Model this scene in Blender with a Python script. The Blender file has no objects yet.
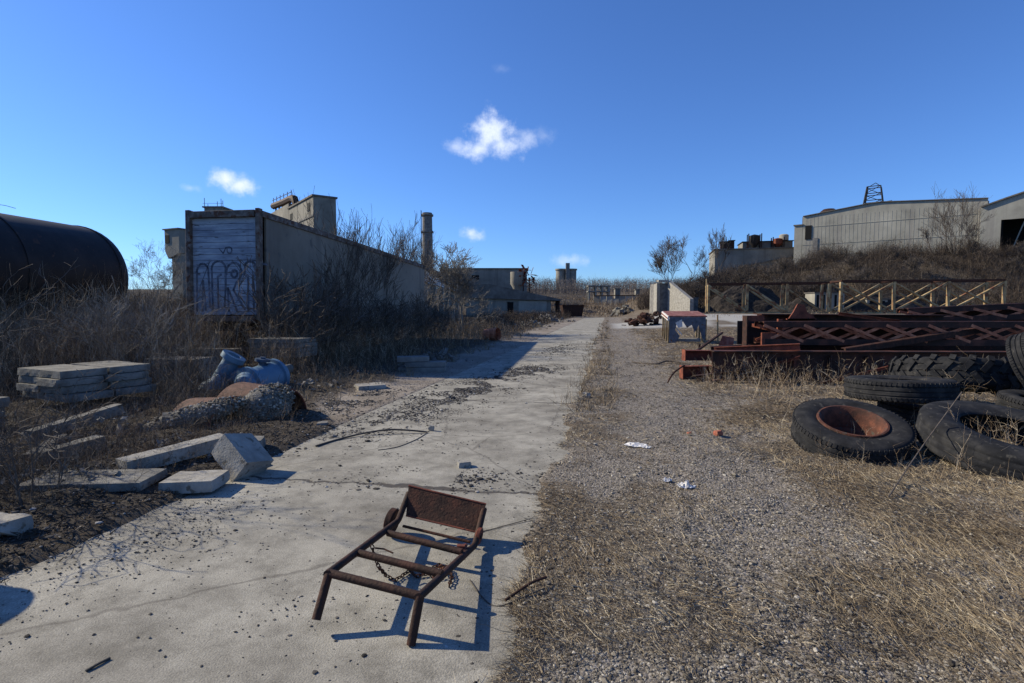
import bpy, bmesh, math, random
import numpy as np
from mathutils import Vector, Matrix, Euler
R = math.radians
scene = bpy.context.scene
# ------------------------------------------------------------------ camera
F = 540.0; PITCH = math.atan(33.5 / F); CAMZ = 1.6
cam_d = bpy.data.cameras.new("camera"); cam = bpy.data.objects.new("camera", cam_d)
scene.collection.objects.link(cam); scene.camera = cam
cam.location = (0, 0, CAMZ); cam.rotation_euler = (R(90) - PITCH, 0, 0)
cam_d.sensor_width = 36; cam_d.lens = F * 36 / 1024; cam_d.clip_end = 4000; cam_d.clip_start = 0.05
# ------------------------------------------------------------------ sun and sky
SUN_EL, SUN_AZ = R(32.5), math.atan2(-0.957, 0.29)       # azimuth clockwise from +Y
sd = Vector((math.sin(SUN_AZ) * math.cos(SUN_EL), math.cos(SUN_AZ) * math.cos(SUN_EL), math.sin(SUN_EL)))
sl = bpy.data.lights.new("sun", 'SUN'); so = bpy.data.objects.new("sun", sl); scene.collection.objects.link(so)
sl.energy = 5.0; sl.angle = R(0.53); sl.color = (1.0, 0.905, 0.70)
so.rotation_euler = sd.to_track_quat('Z', 'Y').to_euler(); so.location = (-30, 10, 30)
scene.view_settings.view_transform = 'Standard'; scene.view_settings.look = 'None'
scene.view_settings.gamma = 1; scene.view_settings.exposure = 0.36
world = bpy.data.worlds.new("World"); scene.world = world; world.use_nodes = True
wt = world.node_tree; wt.nodes.clear(); WN = wt.nodes.new; WL = wt.links.new
wo = WN('ShaderNodeOutputWorld'); bg = WN('ShaderNodeBackground'); sky = WN('ShaderNodeTexSky')
sky.sky_type = 'NISHITA'; sky.sun_disc = False; sky.sun_elevation = SUN_EL; sky.sun_rotation = SUN_AZ
sky.air_density = 1.0; sky.dust_density = 0.2; sky.ozone_density = 3.0; sky.altitude = 200
hs = WN('ShaderNodeVectorMath'); hs.operation = 'MULTIPLY'; hs.inputs[1].default_value = (.47, .715, 1.13)
WL(sky.outputs[0], hs.inputs[0]); bg.inputs[1].default_value = 0.115
def wmath(op, a, b=None):
    n = WN('ShaderNodeMath'); n.operation = op; n.use_clamp = False
    for i, v in enumerate((a, b)):
        if v is None: continue
        if isinstance(v, (int, float)): n.inputs[i].default_value = v
        else: WL(v, n.inputs[i])
    return n.outputs[0]
tcw = WN('ShaderNodeTexCoord')
nzw = WN('ShaderNodeTexNoise'); nzw.inputs['Scale'].default_value = 34; nzw.inputs['Detail'].default_value = 7; nzw.inputs['Roughness'].default_value = .62
WL(tcw.outputs['Generated'], nzw.inputs['Vector'])
def dirpx(px, py):
    cx = (px - 512) / F; cy = (341.5 - py) / F
    return Vector((cx, math.cos(PITCH) + cy * math.sin(PITCH), -math.sin(PITCH) + cy * math.cos(PITCH)))
mask = None
# small fair-weather clouds, by direction in the sky: centre, half width, half height, density
for (px, py, w, h, dens) in [(491, 135, 26, 22, 1.0), (503, 146, 28, 13, .9), (478, 149, 22, 10, .85), (456, 146, 16, 8, .5), (527, 139, 13, 11, .5), (545, 136, 14, 9, .22),
                       (226, 180, 17, 11, .95), (240, 186, 16, 10, .9), (190, 188, 9, 5, .3), (471, 234, 13, 9, .75), (570, 260, 19, 7, .4), (502, 69, 9, 5, .12)]:
    c = dirpx(px, py); k = c.length; c.normalize()
    s = WN('ShaderNodeVectorMath'); s.operation = 'SUBTRACT'; WL(tcw.outputs['Generated'], s.inputs[0]); s.inputs[1].default_value = c
    m = WN('ShaderNodeVectorMath'); m.operation = 'MULTIPLY'; WL(s.outputs[0], m.inputs[0])
    m.inputs[1].default_value = (F * k / w, F * k / w * .25, F * k / h)
    l = WN('ShaderNodeVectorMath'); l.operation = 'LENGTH'; WL(m.outputs[0], l.inputs[0])
    d = wmath('ADD', l.outputs['Value'], wmath('MULTIPLY', wmath('SUBTRACT', nzw.outputs['Fac'], .5), 2.3))
    mr = WN('ShaderNodeMapRange'); mr.interpolation_type = 'SMOOTHSTEP'
    mr.inputs['From Min'].default_value = 1.15; mr.inputs['From Max'].default_value = -.25; mr.inputs['To Max'].default_value = dens
    WL(d, mr.inputs['Value'])
    mask = mr.outputs[0] if mask is None else wmath('MAXIMUM', mask, mr.outputs[0])
mx = WN('ShaderNodeMix'); mx.data_type = 'RGBA'; WL(mask, mx.inputs['Factor']); WL(hs.outputs[0], mx.inputs['A'])
mx.inputs['B'].default_value = (6.6, 7.2, 8.4, 1)
WL(mx.outputs['Result'], bg.inputs[0]); WL(bg.outputs[0], wo.inputs[0])

# ------------------------------------------------------------------ helpers
random.seed(7)
RG = np.random.default_rng(11)
def smooth(x, a, b):
    t = np.clip((np.asarray(x, float) - a) / (b - a), 0, 1); return t * t * (3 - 2 * t)
def _h(i, j, s):
    n = np.sin(i * 127.1 + j * 311.7 + s * 74.7) * 43758.5453; return n - np.floor(n)
def vn(x, y, s=0):
    x = np.asarray(x, float); y = np.asarray(y, float)
    i = np.floor(x); j = np.floor(y); fx = x - i; fy = y - j; fx = fx * fx * (3 - 2 * fx); fy = fy * fy * (3 - 2 * fy)
    return (_h(i, j, s) * (1 - fx) + _h(i + 1, j, s) * fx) * (1 - fy) + (_h(i, j + 1, s) * (1 - fx) + _h(i + 1, j + 1, s) * fx) * fy
def fbm(x, y, s=0, o=4):
    t = 0; a = .5
    for k in range(o):
        t = t + a * vn(np.asarray(x) * 2 ** k, np.asarray(y) * 2 ** k, s + k * 13); a *= .5
    return t
RA = R(10.0); RO = (-.145, 2.30); RD = (math.sin(RA), math.cos(RA)); RN = (math.cos(RA), -math.sin(RA))
def uv(x, y):
    dx = np.asarray(x) - RO[0]; dy = np.asarray(y) - RO[1]
    return dx * RN[0] + dy * RN[1], dx * RD[0] + dy * RD[1]
def xy(u, v): return RO[0] + np.asarray(u) * RN[0] + np.asarray(v) * RD[0], RO[1] + np.asarray(u) * RN[1] + np.asarray(v) * RD[1]
def verge(v): return -2.82 - 1.6 * smooth(v, 3.6, 6.6) - .7 * smooth(v, 14, 40)
def hgt(x, y):
    x = np.asarray(x, float); y = np.asarray(y, float); u, v = uv(x, y)
    n1 = fbm(x * 1.7, y * 1.7, 3); n2 = fbm(x * 7, y * 7, 9, 3); nl = fbm(x * .12, y * .12, 5, 3) - .47
    inr = (v < 92)
    e = (n1 - .47) * .45
    right = -.06 + .085 * smooth(u, -.16 + e, .12 + e) + smooth(u, 0, 1.5) * ((n2 - .45) * .05 + (n1 - .45) * .10)
    left = -.06 + .066 * smooth(-u, 2.95, 3.05)
    ue = verge(v); dd = ue - u + e * .8
    left = left + smooth(dd, -.15, .12) * .04 + smooth(dd, .0, 1.6) * (.045 + (n1 - .45) * .16) + smooth(dd, 0, .5) * (n2 - .45) * .07
    z = np.where(u > -1.5, right, left)
    z = np.where(inr, z, (n1 - .45) * .12)
    # concrete yard terrace to the right and the embankment behind it
    z = z + 1.0 * smooth(v, 36, 56) * smooth(u, 1.5, 7)
    hm = np.interp(x * 80 / np.maximum(y, 80), [18, 20.5, 26, 31, 38, 46, 60, 200], [1.0, 1.8, 3.6, 4.6, 5.8, 8.3, 9.0, 9.0])
    hill = (hm - 1) * smooth(y, 58, 79) + np.clip(y - 80, 0, 40) * .06 * smooth(x, 20, 30) * smooth(-x, -60, -45)
    hill = hill + smooth(y, 58, 70) * (fbm(x * .3, y * .3, 21, 3) - .45) * 1.0 * smooth(x, 19, 26)
    z = z + np.where(x * 80 / np.maximum(y, 80) > 17, np.maximum(hill, 0), 0)
    far = np.clip(y - 100, 0, 260) * .054 + smooth(y, 92, 120) * nl * 2.0
    z = np.maximum(z, np.where(y > 92, far, -9))
    return z
def ray(px, py): return dirpx(px, py)
def P(px, py, Y):
    d = ray(px, py); t = Y / d.y; return Vector((d.x * t, Y, CAMZ + d.z * t))
def G(px, py, z=0.0):
    d = ray(px, py); t = (z - CAMZ) / d.z; return Vector((d.x * t, d.y * t, z))
def Gt(px, py):
    d = ray(px, py); t = .5
    while t < 900:
        p = d * t
        if CAMZ + p.z < float(hgt(p.x, p.y)): break
        t *= 1.01
    return Vector((p.x, p.y, float(hgt(p.x, p.y))))
def onz(x, y): return float(hgt(x, y))

class MB:
    def __init__(s, xf=None): s.v = []; s.f = []; s.xf = xf; s.sm = []
    def add(s, vs, fs, smooth=False):
        o = len(s.v)
        for p in vs:
            p = Vector(p)
            if s.xf is not None: p = s.xf @ p
            s.v.append(p)
        for f in fs: s.f.append([i + o for i in f]); s.sm.append(smooth)
        return s
    def box(s, c, d, rot=None):
        c = Vector(c); hx, hy, hz = d[0] / 2, d[1] / 2, d[2] / 2
        vs = [Vector((x, y, z)) for x in (-hx, hx) for y in (-hy, hy) for z in (-hz, hz)]
        if rot is not None: vs = [rot @ p for p in vs]
        return s.add([p + c for p in vs], [(0, 1, 3, 2), (4, 6, 7, 5), (0, 4, 5, 1), (2, 3, 7, 6), (0, 2, 6, 4), (1, 5, 7, 3)])
    def bar(s, p, q, w, h, up=(0, 0, 1)):
        p = Vector(p); q = Vector(q); y = (q - p); L = y.length
        if L < 1e-6: return s
        y.normalize(); x = y.cross(Vector(up))
        if x.length < 1e-3: x = y.cross(Vector((1, 0, 0)))
        x.normalize(); z = x.cross(y); m = Matrix((x, y, z)).transposed()
        return s.box((p + q) / 2, (w, L, h), m)
    def tube(s, pts, rad, n=8, cap=True, sm=True):
        pts = [Vector(p) for p in pts]
        if not hasattr(rad, '__len__'): rad = [rad] * len(pts)
        vs = []; fs = []; t0 = (pts[1] - pts[0]).normalized()
        a = t0.cross(Vector((0, 0, 1)));
        if a.length < .05: a = t0.cross(Vector((1, 0, 0)))
        a.normalize()
        for i, p in enumerate(pts):
            t = (pts[min(i + 1, len(pts) - 1)] - pts[max(i - 1, 0)])
            if t.length < 1e-9: t = t0
            t = t.normalized(); a = (a - t * a.dot(t))
            if a.length < 1e-6: a = t.orthogonal()
            a.normalize(); b = t.cross(a)
            for k in range(n):
                w = 2 * math.pi * k / n; vs.append(p + (a * math.cos(w) + b * math.sin(w)) * rad[i])
        for i in range(len(pts) - 1):
            for k in range(n):
                k2 = (k + 1) % n; fs.append((i * n + k, i * n + k2, (i + 1) * n + k2, (i + 1) * n + k))
        s.add(vs, fs, sm)
        if cap:
            s.add(vs[:n], [tuple(range(n))[::-1]]); s.add(vs[-n:], [tuple(range(n))])
        return s
    def lathe(s, prof, n=32, m=None, sm=True, fn=None):
        """prof: (r, z) pairs round the z axis of matrix m"""
        vs = []; fs = []
        for i, (r, z) in enumerate(prof):
            for k in range(n):
                w = 2 * math.pi * k / n; rr, zz = (r, z) if fn is None else fn(i, k, r, z)
                p = Vector((rr * math.cos(w), rr * math.sin(w), zz)); vs.append(m @ p if m is not None else p)
        for i in range(len(prof) - 1):
            for k in range(n):
                k2 = (k + 1) % n; fs.append((i * n + k, i * n + k2, (i + 1) * n + k2, (i + 1) * n + k))
        return s.add(vs, fs, sm)
    def prism(s, poly, d):
        """poly: list of 3D points, extruded by vector d"""
        n = len(poly); a = [Vector(p) for p in poly]; b = [p + Vector(d) for p in a]
        return s.add(a + b, [tuple(range(n))[::-1], tuple(range(n, 2 * n))] + [(i, (i + 1) % n, (i + 1) % n + n, i + n) for i in range(n)])
    def slab(s, m, d, seed=0, rough=.006, chip=.03, cuts=None):
        """a concrete block with uneven faces and knocked corners; m = placement, d = size, base at z=0"""
        nx, ny, nz = [max(2, min(16, int(q / .09))) for q in d]
        rs = random.Random(seed); idx = {}; vs = []; fs = []
        def V(i, j, k):
            if (i, j, k) not in idx:
                x, y, z = i / nx - .5, j / ny - .5, k / nz
                q = Vector((x * d[0], y * d[1], z * d[2]))
                ed = (i in (0, nx)) + (j in (0, ny)) + (k in (0, nz))
                c = Vector((0, 0, d[2] / 2)) - q
                if c.length > 0: c.normalize()
                amt = abs(rs.gauss(0, rough)) * (.35 + (ed == 2) * .9)
                if ed == 3: amt += rs.random() ** 2 * chip
                elif ed == 2 and rs.random() < .10: amt += rs.random() * chip * .6
                q = q + c * amt; idx[(i, j, k)] = len(vs); vs.append(m @ q)
            return idx[(i, j, k)]
        for i in range(nx):
            for j in range(ny):
                fs.append((V(i, j, 0), V(i, j + 1, 0), V(i + 1, j + 1, 0), V(i + 1, j, 0))); fs.append((V(i, j, nz), V(i + 1, j, nz), V(i + 1, j + 1, nz), V(i, j + 1, nz)))
        for i in range(nx):
            for k in range(nz):
                fs.append((V(i, 0, k), V(i + 1, 0, k), V(i + 1, 0, k + 1), V(i, 0, k + 1))); fs.append((V(i, ny, k), V(i, ny, k + 1), V(i + 1, ny, k + 1), V(i + 1, ny, k)))
        for j in range(ny):
            for k in range(nz):
                fs.append((V(0, j, k), V(0, j, k + 1), V(0, j + 1, k + 1), V(0, j + 1, k))); fs.append((V(nx, j, k), V(nx, j + 1, k), V(nx, j + 1, k + 1), V(nx, j, k + 1)))
        return s.add(vs, fs)
    def build(s, name, mt, parent=None, bevel=0, loc=None, label=None, origin=None):
        off = Vector((0, 0, 0)); p = parent
        while p is not None: off += p.location; p = p.parent
        if parent is None and loc is not None: off = Vector(loc)
        me = bpy.data.meshes.new(name); me.from_pydata([tuple(q - off) for q in s.v], [], s.f)
        me.polygons.foreach_set('use_smooth', s.sm); me.materials.append(mt); me.update()
        if any(s.sm) and len(s.f) < 20000: me.set_sharp_from_angle(angle=R(38))
        o = bpy.data.objects.new(name, me); scene.collection.objects.link(o)
        if parent is not None: o.parent = parent
        elif loc is not None: o.location = loc
        if bevel:
            b = o.modifiers.new("bevel", 'BEVEL'); b.width = bevel; b.segments = 2; b.limit_method = 'ANGLE'; b.angle_limit = R(50)
        if label: o['label'] = label
        return o
def tag(o, label=None, cat=None, group=None, kind=None):
    if label: o['label'] = label
    if cat: o['category'] = cat
    if group: o['group'] = group
    if kind: o['kind'] = kind
    elif cat and 'kind' not in o: o['kind'] = 'thing'
    return o
def thing(name, label, cat, loc, group=None):
    o = bpy.data.objects.new(name, None); scene.collection.objects.link(o); o.location = loc; o.empty_display_size = .2
    return tag(o, label, cat, group)
def TR(x, y, z, rz=0, rx=0, ry=0, s=1): return Matrix.Translation((x, y, z)) @ Euler((rx, ry, rz), 'XYZ').to_matrix().to_4x4() @ Matrix.Scale(s, 4)

# numpy mesh -> object; attribute 'rnd' per vertex
def npmesh(name, V, Fq, mt, rnd=None, smooth_=False, kind='stuff'):
    me = bpy.data.meshes.new(name); n = len(V); k = Fq.shape[1]; m = len(Fq)
    me.vertices.add(n); me.vertices.foreach_set('co', V.astype(np.float32).ravel())
    me.loops.add(m * k); me.loops.foreach_set('vertex_index', Fq.astype(np.int32).ravel())
    me.polygons.add(m); me.polygons.foreach_set('loop_start', np.arange(0, m * k, k, dtype=np.int32)); me.polygons.foreach_set('loop_total', np.full(m, k, dtype=np.int32))
    me.polygons.foreach_set('use_smooth', np.full(m, smooth_, dtype=bool))
    me.update(calc_edges=True); me.materials.append(mt)
    if rnd is not None:
        at = me.attributes.new('rnd', 'FLOAT', 'POINT'); at.data.foreach_set('value', rnd.astype(np.float32))
    o = bpy.data.objects.new(name, me); scene.collection.objects.link(o)
    if kind: o['kind'] = kind
    return o
def strands(base, az, tilt, length, droop, K=4, wob=.08):
    """polylines (N,K,3): rise at angle tilt from vertical towards az, bending down by droop, with wobble"""
    N = len(base); t = np.linspace(0, 1, K)[None, :]
    th = tilt[:, None] + droop[:, None] * t; seg = length[:, None] / (K - 1)
    dx = np.sin(th) * seg; dz = np.cos(th) * seg
    hx = np.concatenate([np.zeros((N, 1)), np.cumsum(dx[:, :-1], 1)], 1); hz = np.concatenate([np.zeros((N, 1)), np.cumsum(dz[:, :-1], 1)], 1)
    A = az[:, None] + np.cumsum(RG.normal(0, wob * 2, (N, K)), 1)
    wx = np.cumsum(RG.normal(0, 1, (N, K)), 1) * wob * seg; wy = np.cumsum(RG.normal(0, 1, (N, K)), 1) * wob * seg; wx[:, 0] = 0; wy[:, 0] = 0
    return np.stack([base[:, None, 0] + hx * np.cos(A) + wx, base[:, None, 1] + hx * np.sin(A) + wy, base[:, None, 2] + hz], 2)
def ribbons(Pt, width, rnd, tip=.25):
    N, K, _ = Pt.shape; a = RG.uniform(0, math.pi, N)
    d = Pt[:, -1] - Pt[:, 0]; d /= np.linalg.norm(d, axis=1, keepdims=True) + 1e-9
    r = np.stack([np.cos(a), np.sin(a), RG.normal(0, .4, N)], 1); s = np.cross(d, r); s /= np.linalg.norm(s, axis=1, keepdims=True) + 1e-9
    w = width[:, None] * np.linspace(1, tip, K)[None, :] * .5
    off = s[:, None, :] * w[:, :, None]
    V = np.stack([Pt - off, Pt + off], 2).reshape(-1, 3)
    b = (np.arange(N) * K * 2)[:, None] + (np.arange(K - 1) * 2)[None, :]
    Fq = np.stack([b, b + 1, b + 3, b + 2], 2).reshape(-1, 4)
    return V, Fq, np.repeat(rnd, K * 2)
def merge(parts):
    V = []; Fq = []; rn = []; o = 0
    for v, f, r in parts: V.append(v); Fq.append(f + o); rn.append(r); o += len(v)
    return np.concatenate(V), np.concatenate(Fq), np.concatenate(rn)
def weeds(x, y, h, wd, nb=4, tilt=.35, droop=.5, blen=.35, zoff=0, rbase=None):
    """upright stems with side twigs at x, y; heights h"""
    N = len(x); base = np.stack([x, y, hgt(x, y) - .02 + zoff], 1)
    rn = RG.uniform(0, 1, N) if rbase is None else rbase
    S = strands(base, RG.uniform(0, 6.283, N), np.abs(RG.normal(0, tilt, N)), h, RG.normal(.15, droop, N), 5)
    out = [ribbons(S, wd, rn)]
    for b in range(nb):
        k = RG.integers(1, 5, N); st = S[np.arange(N), k]
        Bt = strands(st, RG.uniform(0, 6.283, N), np.abs(RG.normal(.7, .4, N)), h * RG.uniform(.4, 1.3, N) * blen, RG.normal(.1, .6, N), 4)
        out.append(ribbons(Bt, wd * .65, np.clip(rn + RG.normal(0, .12, N), 0, 1)))
    return merge(out)
ICO = np.array([(0, 0, 1), (.89, 0, .45), (.28, .85, .45), (-.72, .53, .45), (-.72, -.53, .45), (.28, -.85, .45), (.72, .53, -.45), (-.28, .85, -.45), (-.89, 0, -.45), (-.28, -.85, -.45), (.72, -.53, -.45), (0, 0, -1)])
ICF = np.array([(0, 1, 2), (0, 2, 3), (0, 3, 4), (0, 4, 5), (0, 5, 1), (1, 6, 2), (2, 7, 3), (3, 8, 4), (4, 9, 5), (5, 10, 1), (6, 7, 2), (7, 8, 3), (8, 9, 4), (9, 10, 5), (10, 6, 1), (11, 7, 6), (11, 8, 7), (11, 9, 8), (11, 10, 9), (11, 6, 10)])
def stones(x, y, z, r, flat=.6):
    N = len(x); A = RG.uniform(0, 6.283, N); c, s = np.cos(A), np.sin(A)
    v = ICO[None] * (1 + RG.uniform(-.3, .3, (N, 12, 1))) * r[:, None, None] * np.stack([RG.uniform(.7, 1.4, N), RG.uniform(.6, 1.1, N), RG.uniform(.5, 1, N) * flat], 1)[:, None, :]
    X = v[:, :, 0] * c[:, None] - v[:, :, 1] * s[:, None]; Y = v[:, :, 0] * s[:, None] + v[:, :, 1] * c[:, None]
    V = np.stack([X + x[:, None], Y + y[:, None], v[:, :, 2] + z[:, None] + r[:, None] * flat * .35], 2).reshape(-1, 3)
    Fq = (ICF[None] + (np.arange(N) * 12)[:, None, None]).reshape(-1, 3)
    return V, Fq, np.repeat(RG.uniform(0, 1, N), 12)

# ------------------------------------------------------------------ materials
def newmat(name):
    m = bpy.data.materials.new(name); m.use_nodes = True; t = m.node_tree; return m, t, t.nodes.new, t.links.new, t.nodes['Principled BSDF']
def ramp(N, stops):
    r = N('ShaderNodeValToRGB'); e = r.color_ramp.elements
    while len(e) < len(stops): e.new(.5)
    for q, (p, c) in zip(e, stops): q.position = p; q.color = (*c, 1) if len(c) == 3 else c
    return r
def mott(name, cols, scale=3.0, rough=.85, bump=.3, bscale=None, metal=0, detail=8, spots=None, sscale=40, stretch=(1, 1, 1), lo=.3, hi=.7, bdist=.01, spec=.3, streak=None):
    """mottled surface: cols spread over a noise; spots = (colour, amount) for specks; streak = (colour, amount) vertical runs"""
    m, t, N, L, b = newmat(name); tc = N('ShaderNodeTexCoord'); mp = N('ShaderNodeMapping'); mp.inputs['Scale'].default_value = stretch
    L(tc.outputs['Object'], mp.inputs['Vector'])
    nz = N('ShaderNodeTexNoise'); nz.inputs['Scale'].default_value = scale; nz.inputs['Detail'].default_value = detail; nz.inputs['Roughness'].default_value = .62
    L(mp.outputs[0], nz.inputs['Vector'])
    k = len(cols); r = ramp(N, [(lo + (hi - lo) * i / max(1, k - 1), c) for i, c in enumerate(cols)]); L(nz.outputs['Fac'], r.inputs[0]); col = r.outputs[0]
    def mix(fac, c):
        nonlocal col
        x = N('ShaderNodeMix'); x.data_type = 'RGBA'; L(fac, x.inputs['Factor']); L(col, x.inputs['A']); x.inputs['B'].default_value = (*c, 1); col = x.outputs['Result']
    if spots:
        n2 = N('ShaderNodeTexNoise'); n2.inputs['Scale'].default_value = sscale; n2.inputs['Detail'].default_value = 3; L(mp.outputs[0], n2.inputs['Vector'])
        q = ramp(N, [(spots[1], (0, 0, 0)), (min(1, spots[1] + .08), (1, 1, 1))]); L(n2.outputs['Fac'], q.inputs[0]); mix(q.outputs[0], spots[0])
    if streak:
        mp2 = N('ShaderNodeMapping'); mp2.inputs['Scale'].default_value = (1, 1, .07); L(tc.outputs['Object'], mp2.inputs['Vector'])
        n3 = N('ShaderNodeTexNoise'); n3.inputs['Scale'].default_value = streak[2]; n3.inputs['Detail'].default_value = 5; L(mp2.outputs[0], n3.inputs['Vector'])
        q = ramp(N, [(streak[1], (0, 0, 0)), (min(1, streak[1] + .25), (.8, .8, .8))]); L(n3.outputs['Fac'], q.inputs[0]); mix(q.outputs[0], streak[0])
    L(col, b.inputs['Base Color']); b.inputs['Roughness'].default_value = rough; b.inputs['Metallic'].default_value = metal; b.inputs['Specular IOR Level'].default_value = spec
    if bump:
        n4 = N('ShaderNodeTexNoise'); n4.inputs['Scale'].default_value = bscale or scale * 6; n4.inputs['Detail'].default_value = 6; L(mp.outputs[0], n4.inputs['Vector'])
        bp = N('ShaderNodeBump'); bp.inputs['Strength'].default_value = bump; bp.inputs['Distance'].default_value = bdist; L(n4.outputs['Fac'], bp.inputs['Height']); L(bp.outputs[0], b.inputs['Normal'])
    return m
def veg(name, stops, rough=.9):
    m, t, N, L, b = newmat(name); a = N('ShaderNodeAttribute'); a.attribute_name = 'rnd'
    r = ramp(N, stops); L(a.outputs['Fac'], r.inputs[0]); L(r.outputs[0], b.inputs['Base Color']); b.inputs['Roughness'].default_value = rough; b.inputs['Specular IOR Level'].default_value = .15
    return m
M = {}
M['rust'] = mott('rust', [(.018, .010, .008), (.045, .019, .012), (.10, .036, .02)], 9, .85, .5, 60, metal=.15, spots=((.15, .06, .03), .64), sscale=55)
M['rust_dark'] = mott('dark_rust', [(.018, .012, .010), (.04, .020, .014), (.075, .03, .02)], 7, .75, .4, 60, metal=.3)
M['rust_red'] = mott('red_rust', [(.07, .022, .014), (.16, .045, .026), (.25, .075, .04)], 5, .85, .4, 50, spots=((.05, .03, .025), .6), sscale=22)
M['rim_rust'] = mott('rim_rust', [(.035, .017, .012), (.085, .032, .02), (.17, .06, .034)], 9, .85, .4, 60, spots=((.06, .05, .04), .6), sscale=20)
M['lacing'] = mott('lacing_rust', [(.20, .06, .03), (.46, .15, .075), (.6, .24, .13)], 8, .85, .4, 50)
M['rust_orange'] = mott('orange_rust', [(.045, .026, .019), (.10, .048, .034), (.165, .088, .06)], 14, .85, .4, 70)
M['girder'] = mott('girder_paint', [(.018, .011, .009), (.045, .019, .013), (.14, .045, .026)], 2.4, .75, .4, 45, spots=((.13, .04, .025), .66), sscale=14)
M['concrete'] = mott('slab_concrete', [(.08, .075, .067), (.155, .146, .13), (.23, .218, .195)], 5, .95, .8, 55, spots=((.085, .075, .062), .60), sscale=16, bdist=.008)
M['concrete_pale'] = mott('pale_concrete', [(.17, .158, .138), (.28, .262, .232), (.37, .35, .31)], 5, .95, .8, 55, spots=((.13, .115, .092), .60), sscale=16, bdist=.008)
M['torn_grey'] = mott('grey_blue_paint', [(.05, .06, .075), (.10, .115, .14), (.16, .17, .19)], 4, .7, .3, 30, spots=((.12, .06, .04), .6), sscale=9)
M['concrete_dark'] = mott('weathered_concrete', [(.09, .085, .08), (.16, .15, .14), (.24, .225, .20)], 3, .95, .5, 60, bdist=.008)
M['concrete_far'] = mott('old_concrete', [(.13, .12, .10), (.21, .195, .165), (.30, .275, .23)], .25, .95, .3, 4, detail=10, streak=((.10, .09, .08), .52, .9))
M['rubber'] = mott('rubber', [(.012, .012, .013), (.022, .022, .024), (.045, .043, .042)], 6, .92, .35, 90, spec=.12, spots=((.06, .056, .05), .62), sscale=18, bdist=.004)
M['black_steel'] = mott('black_tank_paint', [(.005, .005, .006), (.012, .011, .012), (.024, .020, .019)], 1.5, .62, .2, 20, spots=((.045, .025, .017), .64), sscale=5, streak=((.03, .02, .016), .56, 3))
M['blue_paint'] = mott('blue_paint', [(.075, .135, .20), (.10, .175, .25), (.125, .21, .29)], 3, .5, 0, 60, spots=((.10, .07, .05), .70), sscale=24, spec=.4)
M['blue_dark'] = mott('dark_blue_paint', [(.03, .05, .08), (.05, .08, .13)], 8, .55, .05, 60)
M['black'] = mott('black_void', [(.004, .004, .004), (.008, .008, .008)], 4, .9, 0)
M['gravel_mix'] = mott('gravel_concrete', [(.06, .056, .05), (.14, .13, .115), (.27, .25, .22)], 38, .95, .9, 60, bdist=.02)
M['bark'] = mott('bark', [(.045, .035, .028), (.09, .072, .06), (.14, .12, .10)], 12, .95, .5, 40)
M['bark_pale'] = mott('pale_bark', [(.12, .105, .09), (.2, .18, .155), (.28, .25, .21)], 10, .95, .4, 40)
M['wood'] = mott('weathered_wood', [(.07, .06, .052), (.15, .135, .12), (.24, .22, .2)], 8, .9, .5, 60, stretch=(1, 1, 5))
M['trailer_side'] = mott('trailer_side_panel', [(.15, .13, .105), (.21, .184, .15), (.26, .23, .19)], .5, .8, .15, 12, detail=9, streak=((.085, .075, .068), .53, 1.8), spots=((.12, .11, .10), .64), sscale=3)
M['trailer_frame'] = mott('trailer_frame', [(.05, .042, .038), (.12, .095, .08), (.24, .21, .19)], 5, .85, .4, 50, spots=((.09, .04, .025), .55), sscale=9)
M['door'] = mott('trailer_door_paint', [(.15, .165, .21), (.27, .30, .35), (.42, .45, .49)], 2.2, .7, .25, 30, stretch=(.6, .6, 3), spots=((.08, .075, .08), .62), sscale=6, streak=((.10, .09, .10), .6, 5))
M['graffiti'] = mott('spray_paint', [(.05, .05, .07), (.10, .11, .14), (.19, .2, .25)], 8, .8, 0)
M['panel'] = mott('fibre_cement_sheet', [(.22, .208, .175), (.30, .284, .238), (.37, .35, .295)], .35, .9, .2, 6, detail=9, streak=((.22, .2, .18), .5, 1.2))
M['truss_paint'] = mott('faded_truss_paint', [(.12, .055, .03), (.28, .20, .10), (.42, .33, .20)], 1.2, .85, .3, 20, spots=((.16, .06, .03), .56), sscale=2.2)
M['white_rag'] = mott('white_plastic', [(.42, .40, .38), (.6, .58, .56), (.72, .7, .68)], 12, .7, .4, 60)
M['brick'] = mott('brick', [(.24, .07, .04), (.34, .11, .07), (.42, .17, .11)], 18, .95, .5, 90)
M['tile_red'] = mott('faded_red_sheet', [(.10, .05, .045), (.20, .07, .055), (.34, .20, .17)], 4, .85, .4, 30)
M['cable'] = mott('cable', [(.03, .026, .024), (.07, .06, .05)], 9, .7, .2, 60)
M['roof_far'] = mott('roof_felt', [(.07, .062, .055), (.13, .115, .10), (.19, .17, .15)], .8, .95, .3, 6)
M['weeds'] = veg('dry_weeds', [(0, (.035, .025, .018)), (.35, (.105, .072, .046)), (.7, (.235, .168, .108)), (.9, (.34, .26, .18)), (1, (.44, .37, .28))])
M['brush'] = veg('brushwood', [(0, (.022, .017, .014)), (.5, (.05, .038, .031)), (.85, (.09, .068, .052)), (1, (.17, .135, .105))])
M['far_twigs'] = veg('far_twigs', [(0, (.09, .075, .065)), (.5, (.15, .125, .11)), (1, (.24, .21, .19))])
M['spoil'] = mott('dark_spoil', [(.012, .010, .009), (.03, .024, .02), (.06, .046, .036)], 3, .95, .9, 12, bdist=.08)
M['straw'] = veg('dry_grass', [(0, (.08, .056, .036)), (.4, (.19, .145, .096)), (.75, (.33, .265, .18)), (1, (.50, .43, .31))])
M['litter'] = veg('leaf_litter', [(0, (.03, .022, .016)), (.5, (.075, .052, .036)), (.85, (.16, .115, .08)), (1, (.32, .26, .2))])
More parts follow.
